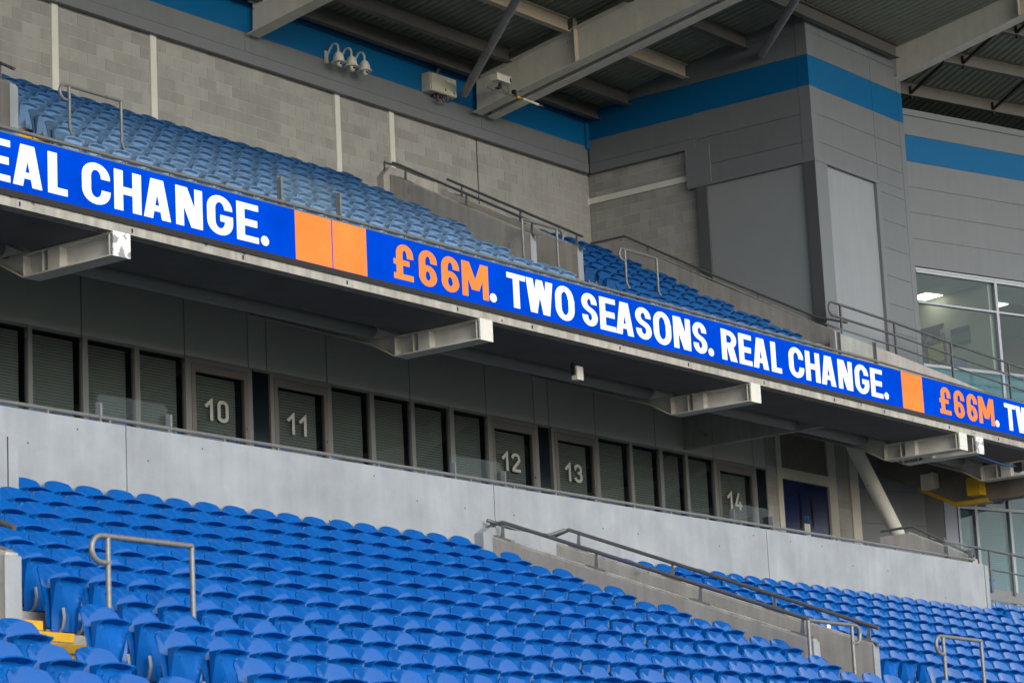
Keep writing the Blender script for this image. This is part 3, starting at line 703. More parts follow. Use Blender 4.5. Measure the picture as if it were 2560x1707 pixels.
for x, z in ((43.72, 17.13), (44.0, 17.11)): MB().box(x - 0.012, x + 0.012, 33.485, 33.495, z - 0.03, z + 0.02).build('latch', 'black', t2)
MB().box(43.78, 43.88, 33.49, 33.495, 17.31, 17.345).build('sticker', 'paper', t2)
MB().box(43.5, 43.8, 33.55, 33.7, 16.99, 17.03).build('gland_plate', 'black', t2)
for k, m in enumerate(('cable_blue', 'cable_orange', 'cable_blue', 'cable_blue')):
    x = 43.46 + 0.09 * k
    MB().tube([(x + 0.10 * (1 - math.cos(R(a))), 33.6 - 0.02 * k, 17.0 - 0.12 * math.sin(R(a))) for a in range(0, 181, 18)], 0.012, 6).build('cable', m, t2, True)
MB().tube([(43.62, 33.62, 17.42), (43.60, 33.60, 17.52), (43.68, 33.58, 17.66), (43.60, 33.5, 17.85)], 0.013, 6).build('cable', 'cable_orange', t2, True)
MB().tube([(43.66, 33.62, 17.42), (43.68, 33.60, 17.55), (43.73, 33.58, 17.68), (43.66, 33.5, 17.85)], 0.013, 6).build('cable', 'cable_blue', t2, True)
t2 = thing('bracket_camera', 'white box camera on a clamp with a yellow fitting, in front of the paired rafters', 'camera', (44.3, 31.9, 16.9))
cx_, cy_, cz_ = 44.55, 32.55, 17.25
MB().box(cx_ - 0.46, cx_ + 0.02, cy_ - 0.12, cy_ + 0.05, cz_ - 0.055, cz_ + 0.085).build('housing', 'white_plastic', t2)
MB().box(cx_ - 0.50, cx_ + 0.06, cy_ - 0.135, cy_ + 0.065, cz_ + 0.088, cz_ + 0.098).build('sun_shield', 'white_plastic', t2)
MB().box(cx_ - 0.02, cx_ + 0.012, cy_ - 0.13, cy_ - 0.122, cz_ - 0.03, cz_ + 0.06).build('window', 'lens_black', t2)
MB().tube([(cx_ - 0.2, cy_, cz_ - 0.06), (cx_ - 0.22, cy_, cz_ - 0.15), (cx_ - 0.33, cy_, cz_ - 0.21)], 0.04, 10).build('joint', 'black', t2, True)
MB().tube([(43.85, 32.5, 16.98), (44.75, 32.5, 17.0), (45.75, 32.5, 16.985)], 0.02, 10).build('pole', 'galvanised', t2, True)
MB().tube([(44.84, 32.5, 16.998), (44.95, 32.5, 16.998)], 0.034, 10).build('yellow_fitting', 'yellow', t2, True)
MB().tube([(45.05, 32.5, 16.997), (45.6, 32.5, 16.988)], 0.028, 10).build('sleeve', 'white_plastic', t2, True)
MB().box(44.72, 44.79, 32.46, 32.54, 16.99, 17.12).build('clamp', 'black', t2)
MB().tube([(44.58, 32.55, 17.2), (44.62, 32.53, 17.05), (44.45, 32.52, 17.02), (44.3, 32.5, 17.08)], 0.006, 6).build('cable', 'black', t2)

# ------------------------------------------------------------------ cantilever deck under the upper tier
t = thing('cantilever_deck', 'underside of the upper tier: dark concrete soffit with a pale front edge beam', 'soffit', (35, 26.6, 9.8))
MB().box(2, 62, 26.64, 26.84, 9.865, 10.85).build('edge_beam', 'concrete_edge', t)
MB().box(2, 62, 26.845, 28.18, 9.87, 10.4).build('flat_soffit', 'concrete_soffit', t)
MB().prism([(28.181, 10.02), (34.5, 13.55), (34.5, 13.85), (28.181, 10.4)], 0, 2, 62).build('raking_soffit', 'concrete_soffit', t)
MB().tube([(2, 28.95, 10.05), (62, 28.95, 10.05)], 0.135, 20).build('ring_tube', 'pipe_dark', t, True)
for k in range(17):
    x = 22.6 + k * 2.4 + random.uniform(-0.25, 0.25)
    MB().box(x - 0.012, x + 0.012, 26.630, 26.641, 9.90, 9.96).build('drip_stain_plug', 'gap_dark', t)
def bracket_girder(label, x, plate):
    t = thing('cantilever_girder', label, 'girder', (x + 0.17, 28.4, 9.5), 'white cantilever girders under the upper tier')
    wd = 0.337; b = MB()
    ibeam(b, [(28.45, 9.52), (26.66, 9.52)], [(28.45, 9.862), (26.66, 9.862)], x, wd)
    b.prism([(28.451, 9.52), (28.95, 9.80), (28.95, 9.822), (28.451, 9.542)], 0, x, x + wd)
    b.prism([(28.951, 9.80), (31.68, 10.79), (31.68, 10.812), (28.951, 9.822)], 0, x, x + wd)
    b.prism([(28.46, 9.545), (28.95, 9.823), (31.68, 10.813), (33.4, 12.7), (28.46, 9.95)], 0, x + wd / 2 - 0.014, x + wd / 2 + 0.014)
    b.build('girder', 'steel_white', t)
    for y in (28.44, 28.05, 27.93, 26.72):
        MB().box(x + 0.004, x + wd / 2 - 0.015, y - 0.007, y + 0.007, 9.543, 9.839).build('stiffener', 'steel_white', t)
    MB().box(x + 0.006, x + wd / 2 - 0.016, 27.70, 27.92, 9.544, 9.838).build('gusset_box', 'steel_white', t)
    MB().prism([(28.46, 9.90), (29.3, 10.35), (29.25, 9.99), (28.9, 9.90)], 0, x + 0.02, x + 0.03).build('haunch_plate', 'steel_cream', t)
    MB().box(x - 0.002, x + wd + 0.002, 26.63, 26.658, 9.51, 9.872).build('end_plate', plate, t)
bracket_girder('white cantilever girder with a peeling end plate, at the left under the text board', 26.99, 'plate_peeling')
bracket_girder('white cantilever girder with a clean end plate, under the first orange sum', 35.40, 'post_white')
bracket_girder('white cantilever girder with rust at its tip, right of the middle', 43.72, 'post_white')
bracket_girder('first of two neighbouring white cantilever girders at the right', 51.97, 'post_white')
bracket_girder('second of two neighbouring white girders, with a peeling end plate', 52.72, 'plate_peeling')
bracket_girder('white cantilever girder partly outside the frame at the right, above the yellow box', 56.40, 'post_white')
t2 = thing('wall_speaker', 'small white box hanging under the dark soffit in the middle', 'speaker', (39.5, 27.6, 9.6))
MB().box(39.33, 39.52, 27.50, 27.62, 9.50, 9.74).build('case', 'white_plastic', t2)
MB().box(39.28, 39.335, 27.53, 27.60, 9.58, 9.80).build('bracket', 'black', t2)
t2 = thing('floodlight', 'small floodlight on a black clamp with a blue cable, right edge under the soffit', 'lamp', (55.2, 26.9, 9.4))
MB().box(55.15, 55.32, 26.8, 27.0, 9.40, 9.60).build('clamp', 'black', t2)
MB().box(55.17, 55.42, 26.7, 26.85, 9.31, 9.39).build('lamp_body', 'steel_white', t2)
MB().tube([(53.6, 27.5, 9.80), (54.3, 27.2, 9.62), (54.8, 27.0, 9.50), (55.2, 26.95, 9.52)], 0.022, 8).build('cable', 'cable_blue', t2, True)
# raking side of the corner gangway
t = thing('gangway_beam', 'dark raking concrete gangway beam with a yellow painted lower edge, lower right', 'beam', (57.3, 29, 9.3))
MB().prism([(33.9, 11.4), (29.56, 9.19), (24.0, 9.165), (24.0, 10.0), (26.9, 10.3), (28.2, 10.4), (33.9, 13.3)], 0, 57.2, 57.6).build('beam', 'concrete_brown', t)
MB().prism([(30.5, 9.675), (29.56, 9.193), (29.56, 9.255), (30.5, 9.737)], 0, 57.195, 57.2).build('yellow_edge', 'yellow_paint', t)
MB().prism([(29.56, 9.186), (28.7, 9.18), (28.7, 9.245), (29.56, 9.253)], 0, 57.195, 57.2).build('yellow_edge', 'yellow_paint', t)
MB().prism([(30.5, 9.668), (29.56, 9.186), (28.7, 9.18), (28.7, 9.165), (29.56, 9.17), (30.5, 9.65)], 0, 57.19, 57.45).build('yellow_edge', 'yellow_paint', t)
t = thing('yellow_box', 'bright yellow box fixed to the gangway beam, lower right', 'box', (57.1, 28.9, 9.3))
MB().box(56.88, 57.19, 28.75, 29.07, 9.31, 9.72).build('case', 'yellow_paint', t)
t = thing('wall_bracket', 'cream steel bracket on the gangway beam, left of the yellow box', 'bracket', (57.1, 30, 9.6))
MB().box(57.0, 57.19, 30.0, 30.30, 9.62, 9.98).build('back_plate', 'steel_cream', t)
MB().box(56.9, 57.19, 29.93, 29.99, 9.64, 9.98).build('side_plate', 'steel_cream', t)

# ------------------------------------------------------------------ hospitality box front
YB = 31.7
t = thing('box_front', 'dark glazed hospitality box front with numbered doors, in shade under the upper tier', 'building front', (41, YB, 7.5))
MB().box(20, 52.80, YB + 0.05, YB + 0.15, 9.85, 12.4).build('backing', 'gap_dark', t)
wins = [(24.0, 25.0), (25.1, 26.2), (26.3, 27.4), (27.5, 28.75), (28.9, 30.126), (30.22, 31.327), (31.449, 32.526), (32.639, 33.734),
        (37.56, 38.61), (38.736, 39.801), (39.91, 40.971), (41.106, 42.16), (45.91, 47.0), (47.11, 48.11), (48.23, 49.1), (49.2, 50.21)]
def blindmesh(x0, x1, z0, z1, y):
    b = MB(); z = z1; dz = 0.05
    while z - dz > z0:
        b.quad((x0, y, z - dz * 0.95), (x1, y, z - dz * 0.95), (x1, y + 0.012, z), (x0, y + 0.012, z)); z -= dz
    return b
for i, (a, b) in enumerate(wins):
    fr = MB().box(b, (wins[i + 1][0] if i + 1 < len(wins) and wins[i + 1][0] - b < 0.2 else b + 0.12), YB - 0.05, YB + 0.04, 7.4, 9.84).build('window', 'frame_grey', t)
    MB().box(a, b, YB - 0.04, YB + 0.04, 9.80, 9.845).build('frame_head', 'frame_grey', fr)
    MB().box(a, b, YB + 0.0, YB + 0.01, 7.4, 9.80).build('pane', 'glass_dark', fr)
    blindmesh(a, b - 0.08, 7.5, 9.75, YB + 0.09).build('blind', 'blind', fr)
    MB().box(b - 0.045, b - 0.028, YB - 0.055, YB - 0.02, 9.62, 9.72).build('hinge', 'galvanised', fr)
MB().box(20, 52.8, YB + 0.30, YB + 0.4, 7.0, 9.849).box(20, 52.8, YB + 0.151, YB + 0.4, 9.85, 9.9).build('room_shade', 'dark_glass_back', t)
def strokes_mesh(mb, polys, x0, z0, sx, sz, y, dz=0.0):
    for k, p in enumerate(polys):
        mb.poly([(x0 + px * sx, y - 0.0004 * k, z0 + pz * sz) for px, pz in p])
def ribbon(path, tk, closed=False):
    """quads along a 2-D centre line, mitred"""
    n = len(path); L, Rr = [], []
    for i in range(n):
        p = Vector(path[i])
        a = Vector(path[i - 1]) if (i > 0 or closed) else None
        b = Vector(path[(i + 1) % n]) if (i < n - 1 or closed) else None
        d1 = (p - a).normalized() if a is not None else (b - p).normalized()
        d2 = (b - p).normalized() if b is not None else d1
        m = (d1 + d2)
        if m.length < 1e-4: m = d1
        m.normalize(); nn = Vector((-m.y, m.x)); k = max(0.45, abs(nn.dot(Vector((-d1.y, d1.x)))))
        L.append(p + nn * tk / 2 / k); Rr.append(p - nn * tk / 2 / k)
    out = []
    for i in range(n if closed else n - 1):
        j = (i + 1) % n
        out.append([tuple(Rr[i]), tuple(Rr[j]), tuple(L[j]), tuple(L[i])])
    return out
DIG = {'0': lambda: ribbon([(0.08, 0.25)] + arc(0.26, 0.25, 0.18, 0.18, 180, 270, 4)[1:] + arc(0.34, 0.25, 0.18, 0.18, 270, 360, 4) + arc(0.34, 0.75, 0.18, 0.18, 0, 90, 4) + arc(0.26, 0.75, 0.18, 0.18, 90, 180, 4), 0.16, True),
       '1': lambda: ribbon([(0.38, 0.0), (0.38, 0.93), (0.06, 0.62)], 0.16),
       '2': lambda: ribbon([(0.06, 0.72)] + arc(0.26, 0.74, 0.18, 0.18, 180, 90, 4) + arc(0.34, 0.74, 0.18, 0.18, 90, 0, 4) + [(0.52, 0.62), (0.1, 0.16), (0.1, 0.08), (0.6, 0.08)], 0.16),
       '3': lambda: ribbon([(0.08, 0.74)] + arc(0.28, 0.74, 0.18, 0.18, 180, 90, 4) + arc(0.32, 0.74, 0.18, 0.18, 90, 0, 4) + [(0.5, 0.62), (0.42, 0.52), (0.26, 0.52), (0.42, 0.52), (0.52, 0.42)] + arc(0.34, 0.26, 0.18, 0.18, 0, -90, 4) + arc(0.26, 0.26, 0.18, 0.18, 270, 180, 4), 0.16),
       '4': lambda: ribbon([(0.36, 1.0), (0.08, 0.28), (0.08, 0.26), (0.62, 0.26)], 0.15) + ribbon([(0.44, 0.0), (0.44, 0.5)], 0.16)}
for a, b, num in ((33.885, 35.307, '10'), (35.984, 37.428, '11'), (42.271, 43.702, '12'), (44.364, 45.781, '13'), (50.352, 51.84, '14')):
    d = MB(); d.box(a, a + 0.10, YB - 0.05, YB + 0.03, 7.45, 9.745); d.box(b - 0.10, b, YB - 0.05, YB + 0.03, 7.45, 9.745); d.box(a + 0.10, b - 0.10, YB - 0.05, YB + 0.03, 9.60, 9.745)
    dr = d.build('door', 'door_frame', t); dr['label'] = 'glazed door with a blind and white number ' + num
    d = MB(); d.box(a - 0.1, a - 0.005, YB - 0.045, YB + 0.05, 7.4, 9.84); d.box(b + 0.005, b + 0.11, YB - 0.045, YB + 0.05, 7.4, 9.84); d.box(a - 0.005, b + 0.005, YB - 0.045, YB + 0.05, 9.75, 9.84)
    d.build('door_casing', 'frame_grey', dr)
    MB().box(a + 0.1, b - 0.1, YB - 0.012, YB - 0.002, 7.5, 9.6).build('pane', 'glass_dark', dr)
    blindmesh(a + 0.1, b - 0.24, 7.5, 9.57, YB + 0.05).build('blind', 'blind', dr)
    MB().box(b - 0.24, b - 0.10, YB + 0.045, YB + 0.05, 7.5, 9.59).build('lock_strip', 'dark_glass_back', dr)
    MB().box(b - 0.075, b - 0.045, YB - 0.075, YB - 0.05, 8.73, 8.78).build('knob', 'galvanised', dr)
    xc = (a + b) / 2 - 0.07
    for k, chh in enumerate(num):
        mb = MB(); strokes_mesh(mb, DIG[chh](), xc - 0.31 + 0.32 * k, 8.80, 0.47, 0.37, YB - 0.016); mb.build('digit', 'digit_white', dr)
for a, b in ((35.46, 35.875), (43.86, 44.215), (51.97, 52.39)):
    MB().box(a, b, YB - 0.01, YB + 0.0, 7.4, 9.80).build('dark_pane', 'dark_glass_back', t)
    MB().box(a - 0.005, b + 0.005, YB - 0.045, YB + 0.05, 9.802, 9.84).build('frame_head', 'frame_grey', t)
jx = [20, 24.0, 26.3, 28.85, 31.33, 33.75, 35.345, 35.83, 37.446, 39.818, 42.162, 43.725, 44.22, 45.82, 48.01, 50.25, 51.88, 52.40]
for a, b in zip(jx, jx[1:]):
    MB().box(a + 0.012, b - 0.012, YB - 0.03, YB + 0.04, 9.85, 12.2).build('spandrel_panel', 'spandrel', t)
MB().box(20, 52.6, YB - 0.03, YB + 0.05, 7.0, 7.39).build('plinth', 'frame_grey', t)
# end bay: block piers, cream frame, blue double door
t = thing('end_bay', 'blockwork end bay beside the numbered doors, framing a blue double door in cream', 'wall', (54.5, YB, 7.5))
for a, b in ((52.42, 52.84), (55.46, 56.08)):
    z = 7.0
    while z < 11.6:
        MB().box(a + 0.003, b - 0.003, YB - 0.02, YB + 0.1, z, z + 0.215).build('block', 'block', t); z += 0.225
    MB().box(a, b, YB - 0.014, YB + 0.12, 7.0, 11.7).build('mortar', 'mortar', t)
MB().box(56.087, 56.47, YB - 0.06, YB + 0.15, 7.0, 11.8).build('column', 'frame_cream', t)
fr = MB().box(52.845, 53.05, YB - 0.05, YB + 0.1, 7.0, 11.0).build('door_frame', 'frame_cream', t)
MB().box(55.10, 55.455, YB - 0.05, YB + 0.1, 7.0, 11.0).build('frame_jamb', 'frame_cream', fr)
MB().box(53.05, 55.10, YB - 0.05, YB + 0.1, 9.69, 9.93).build('frame_head', 'frame_cream', fr)
MB().box(53.05, 55.10, YB - 0.0, YB + 0.1, 9.94, 11.0).build('overpanel', 'concrete_brown', fr)
t = thing('double_door', 'dark blue double door with tall glazed slots and pale push plates', 'door', (54.1, YB, 7.5))
for a, b, hx in ((53.06, 54.07, 54.02), (54.08, 55.09, 54.13)):
    lf = MB().box(a, b, YB + 0.0, YB + 0.05, 7.45, 9.68).build('leaf', 'door_blue', t)
    sx = b - 0.30 if a < 53.5 else a + 0.20
    MB().box(sx, sx + 0.09, YB - 0.006, YB - 0.001, 7.7, 9.42).build('vision_slot', 'lens_black', lf)
    MB().box(hx - 0.07, hx + 0.06, YB - 0.008, YB - 0.002, 7.7, 8.75).build('push_plate', 'steel_white', lf)
    MB().box(hx - 0.04, hx + 0.03, YB - 0.008, YB - 0.002, 8.83, 8.93).build('sign_plate', 'clad_blue', lf)

# ------------------------------------------------------------------ lower part of the corner: wall, windows, tube
xg = turned((56.5, 31.7))
t = thing('lower_corner_building', 'grey panelled corner wall with tall teal office windows, under the gangway beam', 'building', xg(3, 0, 6))
def cc(name, m, *a): return MB(xg).box(*a).build(name, m, t)
for k in range(8): cc('grey_panel', 'clad_grey', -0.05, 2.17, 0.0, 0.1, 5.0 + 0.8 * k, 5.79 + 0.8 * k)
cc('dark_panel', 'clad_dark', 2.18, 2.81, 0.01, 0.1, 5.0, 11.4)
cc('lilac_panel', 'clad_lilac', 2.82, 3.24, 0.0, 0.1, 5.0, 11.4)
cc('backing', 'gap_dark', -0.05, 3.3, 0.1, 0.2, 5.0, 11.4)
for i, (a, b) in enumerate(((3.34, 3.85), (3.92, 5.04), (5.13, 6.3), (6.4, 7.6), (7.7, 9.0))):
    wdw = cc('window', 'window_frame', b, b + 0.085, -0.02, 0.1, 5.0, 11.4)
    MB(xg).box(a, b, -0.015, 0.09, 9.50, 9.57).build('frame_bar', 'window_frame', wdw)
    MB(xg).box(a, b, 0.03, 0.04, 9.57, 11.3).build('pane', 'glass', wdw)
    MB(xg).box(a, b, 0.03, 0.04, 5.0, 9.50).build('pane', 'glass', wdw)
    bl = MB(xg); z = 9.46
    while z > 6.5:
        bl.quad((a + 0.02, 0.10, z - 0.045), (b - 0.12, 0.10, z - 0.045), (b - 0.12, 0.12, z), (a + 0.02, 0.12, z)); z -= 0.05
    bl.build('blind', 'blind_teal', wdw)
    MB(xg).box(a - 0.04, b + 0.04, 0.16, 0.2, 5.0, 11.4).build('shade', 'blind_teal', wdw)
cc('frame_jamb', 'window_frame', 3.26, 3.335, -0.02, 0.1, 5.0, 9.57)
t = thing('raking_column', 'pale grey round raking column against the lower corner wall', 'column', (54.4, 30.0, 6))
a = Vector((52.93, 29.5, 9.63)); b = Vector((54.218, 29.5, 8.266)); dd = (b - a)
MB().tube([a * 1.02 - dd * 0.9, a * 1.02, b * 1.02, b * 1.02 + dd * 1.1], 0.165, 24).build('shaft', 'steel_cream', t, True)

# ------------------------------------------------------------------ terrace end walls and rails at the right
t = thing('ramp_wall', 'low concrete ramp wall with a sloping dark handrail, behind the end of the parapet wall', 'wall', (45.5, 24, 6))
MB().prism([(25.08, 5.5), (25.08, 6.905), (24.50, 6.905), (23.45, 6.42), (23.22, 6.28), (23.22, 5.5)], 0, 45.42, 45.62).build('wall', 'concrete_grey', t)
MB().prism([(24.50, 6.91), (24.50, 6.93), (23.25, 6.33), (23.25, 6.31)], 0, 45.43, 45.61).build('capping', 'concrete_edge', t)
h = MB().tube([(45.5, 25.1, 7.02), (45.5, 24.44, 7.03), (45.5, 23.2, 6.33)], 0.026, 10).build('handrail', 'rail_grey', t, True)
for y, z in ((24.3, 6.85), (23.8, 6.62)): MB().box(45.49, 45.51, y - 0.02, y + 0.02, z - 0.02, z + 0.12).build('bracket', 'galvanised', h)
t = thing('guard_rail', 'grey guard rail with flat posts on a galvanised panel, right of the parapet wall', 'rail', (48.5, 23.4, 5.9))
MB().tube([(45.7, 24.2, 6.80), (55, 24.2, 6.66)], 0.026, 10).build('top_bar', 'rail_grey', t, True)
MB().tube([(46.4, 24.2, 6.42), (55, 24.2, 6.28)], 0.018, 10).build('lower_bar', 'rail_grey', t, True)
for k in range(8):
    x = 48.05 + 0.95 * k
    MB().prism([(x - 0.045, 5.95), (x + 0.045, 5.95), (x + 0.025, 6.78 - 0.015 * (x - 45.7)), (x - 0.025, 6.78 - 0.015 * (x - 45.7))], 1, 24.18, 24.21).build('post', 'rail_grey', t)
MB().box(46.9, 55, 24.22, 24.26, 5.80, 6.02).build('kick_panel', 'galvanised', t)
t = thing('back_wall', 'pale concrete wall behind the top seats at the far right', 'wall', (50, 24.4, 5))
MB().box(45.62, 57, 24.3, 24.5, 5.60, 5.79).build('panel', 'concrete_light', t)
MB().box(45.62, 57, 24.31, 24.5, 4.9, 5.59).build('panel', 'concrete_light', t)
t = thing('folded_seat_pair', 'two blue seats behind the guard rail at the far right', 'seat', (48.4, 24.6, 6.0))
for x in (47.9, 48.45): MB().prism([(x, 5.95), (x + 0.4, 5.95), (x + 0.44, 6.3), (x - 0.04, 6.3)], 1, 24.55, 24.62).build('backrest', 'seat_blue', t)
# three-bar rail and gangway wall of the upper tier's corner
t = thing('gangway_wall', 'low pale concrete gangway wall under the three bar rail at the right', 'wall', (52.7, 27.3, 11))
ga = Vector((48.70, 27.58, 0)); gd = Vector((1, -0.10, 0)).normalized()
def gx(s, q, z): return (ga.x + gd.x * s - gd.y * q * -1 * -1, ga.y + gd.y * s + gd.x * q, z)
MB(gx).prism([(0.0, 9.9), (0.0, 11.73), (1.9, 11.54), (4.1, 11.27), (6.9, 10.87), (9.5, 10.5), (9.5, 9.9)], 1, 0, 0.14).build('wall', 'concrete_grey', t)
t = thing('three_bar_rail', 'dark three bar guard rail sloping down in front of the office windows', 'rail', (52, 27.4, 11.5))
def bar(dz, m=0.026):
    return [gx(s, 0.05, z + dz) for s, z in ((0.05, 12.36), (2.2, 12.22), (4.4, 12.03), (8.6, 11.70), (11, 11.5))]
top = bar(0.0)
loop = [gx(0.05 - 0.12 * math.sin(R(a)), 0.05, 12.22 + 0.14 * math.cos(R(a))) for a in range(180, -1, -20)]
MB().tube([gx(2.2, 0.05, 11.95), gx(0.05, 0.05, 12.08)] + loop + top[1:], 0.026, 10).build('top_bar', 'rail_grey', t, True)
MB().tube([gx(2.2, 0.05, 11.951)] + [(p[0], p[1], p[2] - 0.27) for p in top[2:]], 0.02, 10).build('middle_bar', 'rail_grey', t, True)
MB().tube([(p[0], p[1], p[2] - 0.52) for p in [gx(-0.25, 0.05, 12.40)] + top], 0.02, 10).build('lower_bar', 'rail_grey', t, True)
for s, zt, zb in ((0.33, 12.33, 11.6), (2.25, 12.2, 11.5), (4.35, 12.02, 11.2), (6.6, 11.85, 10.9), (8.9, 11.68, 10.5)):
    MB(gx).box(s - 0.022, s + 0.022, 0.03, 0.07, zb, zt).build('post', 'rail_grey', t)

# ------------------------------------------------------------------ LED ribbon board
YL = 26.60
t = thing('led_board', 'long blue LED ribbon board with white and orange text across the upper tier front', 'display', (36, YL, 10.1))
MB().box(2, 62, YL - 0.0, YL + 0.032, 10.00, 10.088).build('bottom_bezel', 'black', t)
MB().box(2, 62, YL + 0.008, YL + 0.033, 10.089, 10.855).build('cabinet', 'black', t)
MB().box(2, 62, YL - 0.004, YL + 0.032, 10.856, 10.872).build('top_bezel', 'galvanised', t)
MB().quad((2, YL + 0.004, 10.089), (62, YL + 0.004, 10.089), (62, YL + 0.004, 10.855), (2, YL + 0.004, 10.855)).build('screen', 'led_blue', t)
def rect(a, b, c, d): return [(a, c), (b, c), (b, d), (a, d)]
def para(x0, z0, x1, z1, tx): return [(x0 - tx / 2, z0), (x0 + tx / 2, z0), (x1 + tx / 2, z1), (x1 - tx / 2, z1)]
T_ = 0.168; H_ = 0.084
def glyph(c, w):
    if c == 'L': return [rect(0, T_, 0, 1), rect(0, w, 0, T_)]
    if c == 'E': return [rect(0, T_, 0, 1), rect(0, w, 0, T_ * 0.95), rect(0, w * 0.94, 0.41, 0.59), rect(0, w, 1 - T_ * 0.95, 1)]
    if c == 'H': return [rect(0, T_, 0, 1), rect(w - T_, w, 0, 1), rect(0, w, 0.41, 0.6)]
    if c == 'T': return [rect(w / 2 - H_, w / 2 + H_, 0, 1), rect(0, w, 1 - T_ * 0.95, 1)]
    if c == 'A': return [para(0.092, 0, w / 2 - 0.035, 1, 0.175), para(w - 0.092, 0, w / 2 + 0.035, 1, 0.175), rect(w * 0.3, w * 0.7, 0.19, 0.34)]
    if c == 'N': return [rect(0, T_ * 0.95, 0, 1), rect(w - T_ * 0.95, w, 0, 1), para(w - 0.12, 0, 0.12, 1, 0.22)]
    if c == 'M': return [rect(0, T_ * 0.9, 0, 1), rect(w - T_ * 0.9, w, 0, 1), para(w / 2, 0.22, 0.1, 1, 0.19), para(w / 2, 0.22, w - 0.1, 1, 0.19)]
    if c == 'W': return [para(w * 0.27, 0, 0.095, 1, 0.19), para(w * 0.27, 0, w / 2, 1, 0.17), para(w * 0.73, 0, w / 2, 1, 0.17), para(w * 0.73, 0, w - 0.095, 1, 0.19)]
    if c == 'R':
        r = 0.19
        return [rect(0, T_, 0, 1)] + ribbon([(H_, 1 - H_)] + arc(w - H_ - 0.15, 0.7, 0.15, 0.2, 90, -90, 10) + [(H_, 0.5)], T_ * 0.97) + [para(w - 0.11, 0, w * 0.55, 0.48, 0.22)]
    rx = w / 2 - H_; cx = w / 2
    if c == 'O': return ribbon(arc(cx, 1 - H_ - 0.27, rx, 0.29, 0, 180, 12) + arc(cx, H_ + 0.27, rx, 0.29, 180, 360, 12), T_, True)
    if c == 'C': return ribbon([(w - H_, 0.64)] + arc(cx, 1 - H_ - 0.25, rx, 0.26, 0, 180, 12) + arc(cx, H_ + 0.25, rx, 0.26, 180, 360, 12) + [(w - H_, 0.36)], T_)
    if c == 'G': return ribbon([(w - H_, 0.66)] + arc(cx, 1 - H_ - 0.25, rx, 0.26, 0, 180, 12) + arc(cx, H_ + 0.25, rx, 0.26, 180, 360, 12) + [(w - H_, 0.43), (w * 0.5, 0.43)], T_)
    if c == 'S': return ribbon([(w - H_, 0.68)] + arc(cx, 1 - H_ - 0.2, rx, 0.2, 0, 245, 14) + arc(cx, H_ + 0.2, rx, 0.2, 65, -180, 14) + [(H_, 0.32)], T_ * 0.97)
    if c == '6': return ribbon(arc(cx, H_ + 0.2, rx, 0.22, 0, 360, 20)[:-1], T_ * 0.95, True) + ribbon([(H_, 0.3), (H_, 0.66)] + arc(cx, 1 - H_ - 0.23, rx, 0.23, 180, 0, 12) + [(w - H_, 0.64)], T_ * 0.95)
    if c == '#': return ribbon([(w - H_ * 0.9, 0.62)] + arc(w * 0.56, 1 - H_ - 0.2, w * 0.44 - H_, 0.2, 0, 180, 12) + [(w * 0.12 + H_, 0.1)], T_ * 0.92) + [rect(0, w * 0.96, 0, T_ * 0.95), rect(0, w * 0.78, 0.4, 0.55)]
    if c == '.': return [arc(w / 2, 0.13, w / 2, 0.13, 0, 342, 19)]
Z0, CAP = 10.178, 0.585
def put(c, xa, xb, m):
    if c != '.': xa, xb = xa + 0.025, xb - 0.025
    wm = xb - xa
    sx = 1.8 * CAP if c not in '.' else CAP
    wd_ = wm / sx
    mb = MB(); strokes_mesh(mb, glyph(c, wd_), xa, Z0, sx, CAP, YL - 0.001)
    mb.build('letter' if c.isalpha() else 'digit' if c.isdigit() else 'sign', m, t)
SEQ2 = [('#', 33.14, 33.70), ('6', 33.77, 34.29), ('6', 34.35, 34.87), ('M', 34.90, 35.66), ('.', 35.66, 35.85), ('T', 36.12, 36.69), ('W', 36.66, 37.47), ('O', 37.48, 38.08), ('S', 38.25, 38.77), ('E', 38.80, 39.33), ('A', 39.28, 39.88), ('S', 39.89, 40.44), ('O', 40.46, 41.07), ('N', 41.11, 41.72), ('S', 41.74, 42.26), ('.', 42.27, 42.46)]
SEQ3 = [('R', 42.71, 43.28), ('E', 43.31, 43.81), ('A', 43.80, 44.40), ('L', 44.45, 44.87), ('C', 45.09, 45.69), ('H', 45.72, 46.31), ('A', 46.30, 46.91), ('N', 46.96, 47.57), ('G', 47.61, 48.21), ('E', 48.25, 48.78), ('.', 48.80, 48.98)]
for c, a, b in SEQ2: put(c, a, b, 'led_orange' if c in '#6M' else 'led_white')
for c, a, b in SEQ3:
    put(c, a, b, 'led_white'); put(c, a - 18.75, b - 18.75, 'led_white')
for c, a, b in SEQ2:
    if a + 17.98 < 61: put(c, a + 17.98, b + 17.98, 'led_orange' if c in '#6M' else 'led_white')
for a, b in ((30.83, 31.675), (31.70, 32.51), (49.56, 50.44)):
    MB().quad((a, YL - 0.001, 10.09), (b, YL - 0.001, 10.09), (b, YL - 0.001, 10.854), (a, YL - 0.001, 10.854)).build('orange_block', 'led_orange', t)
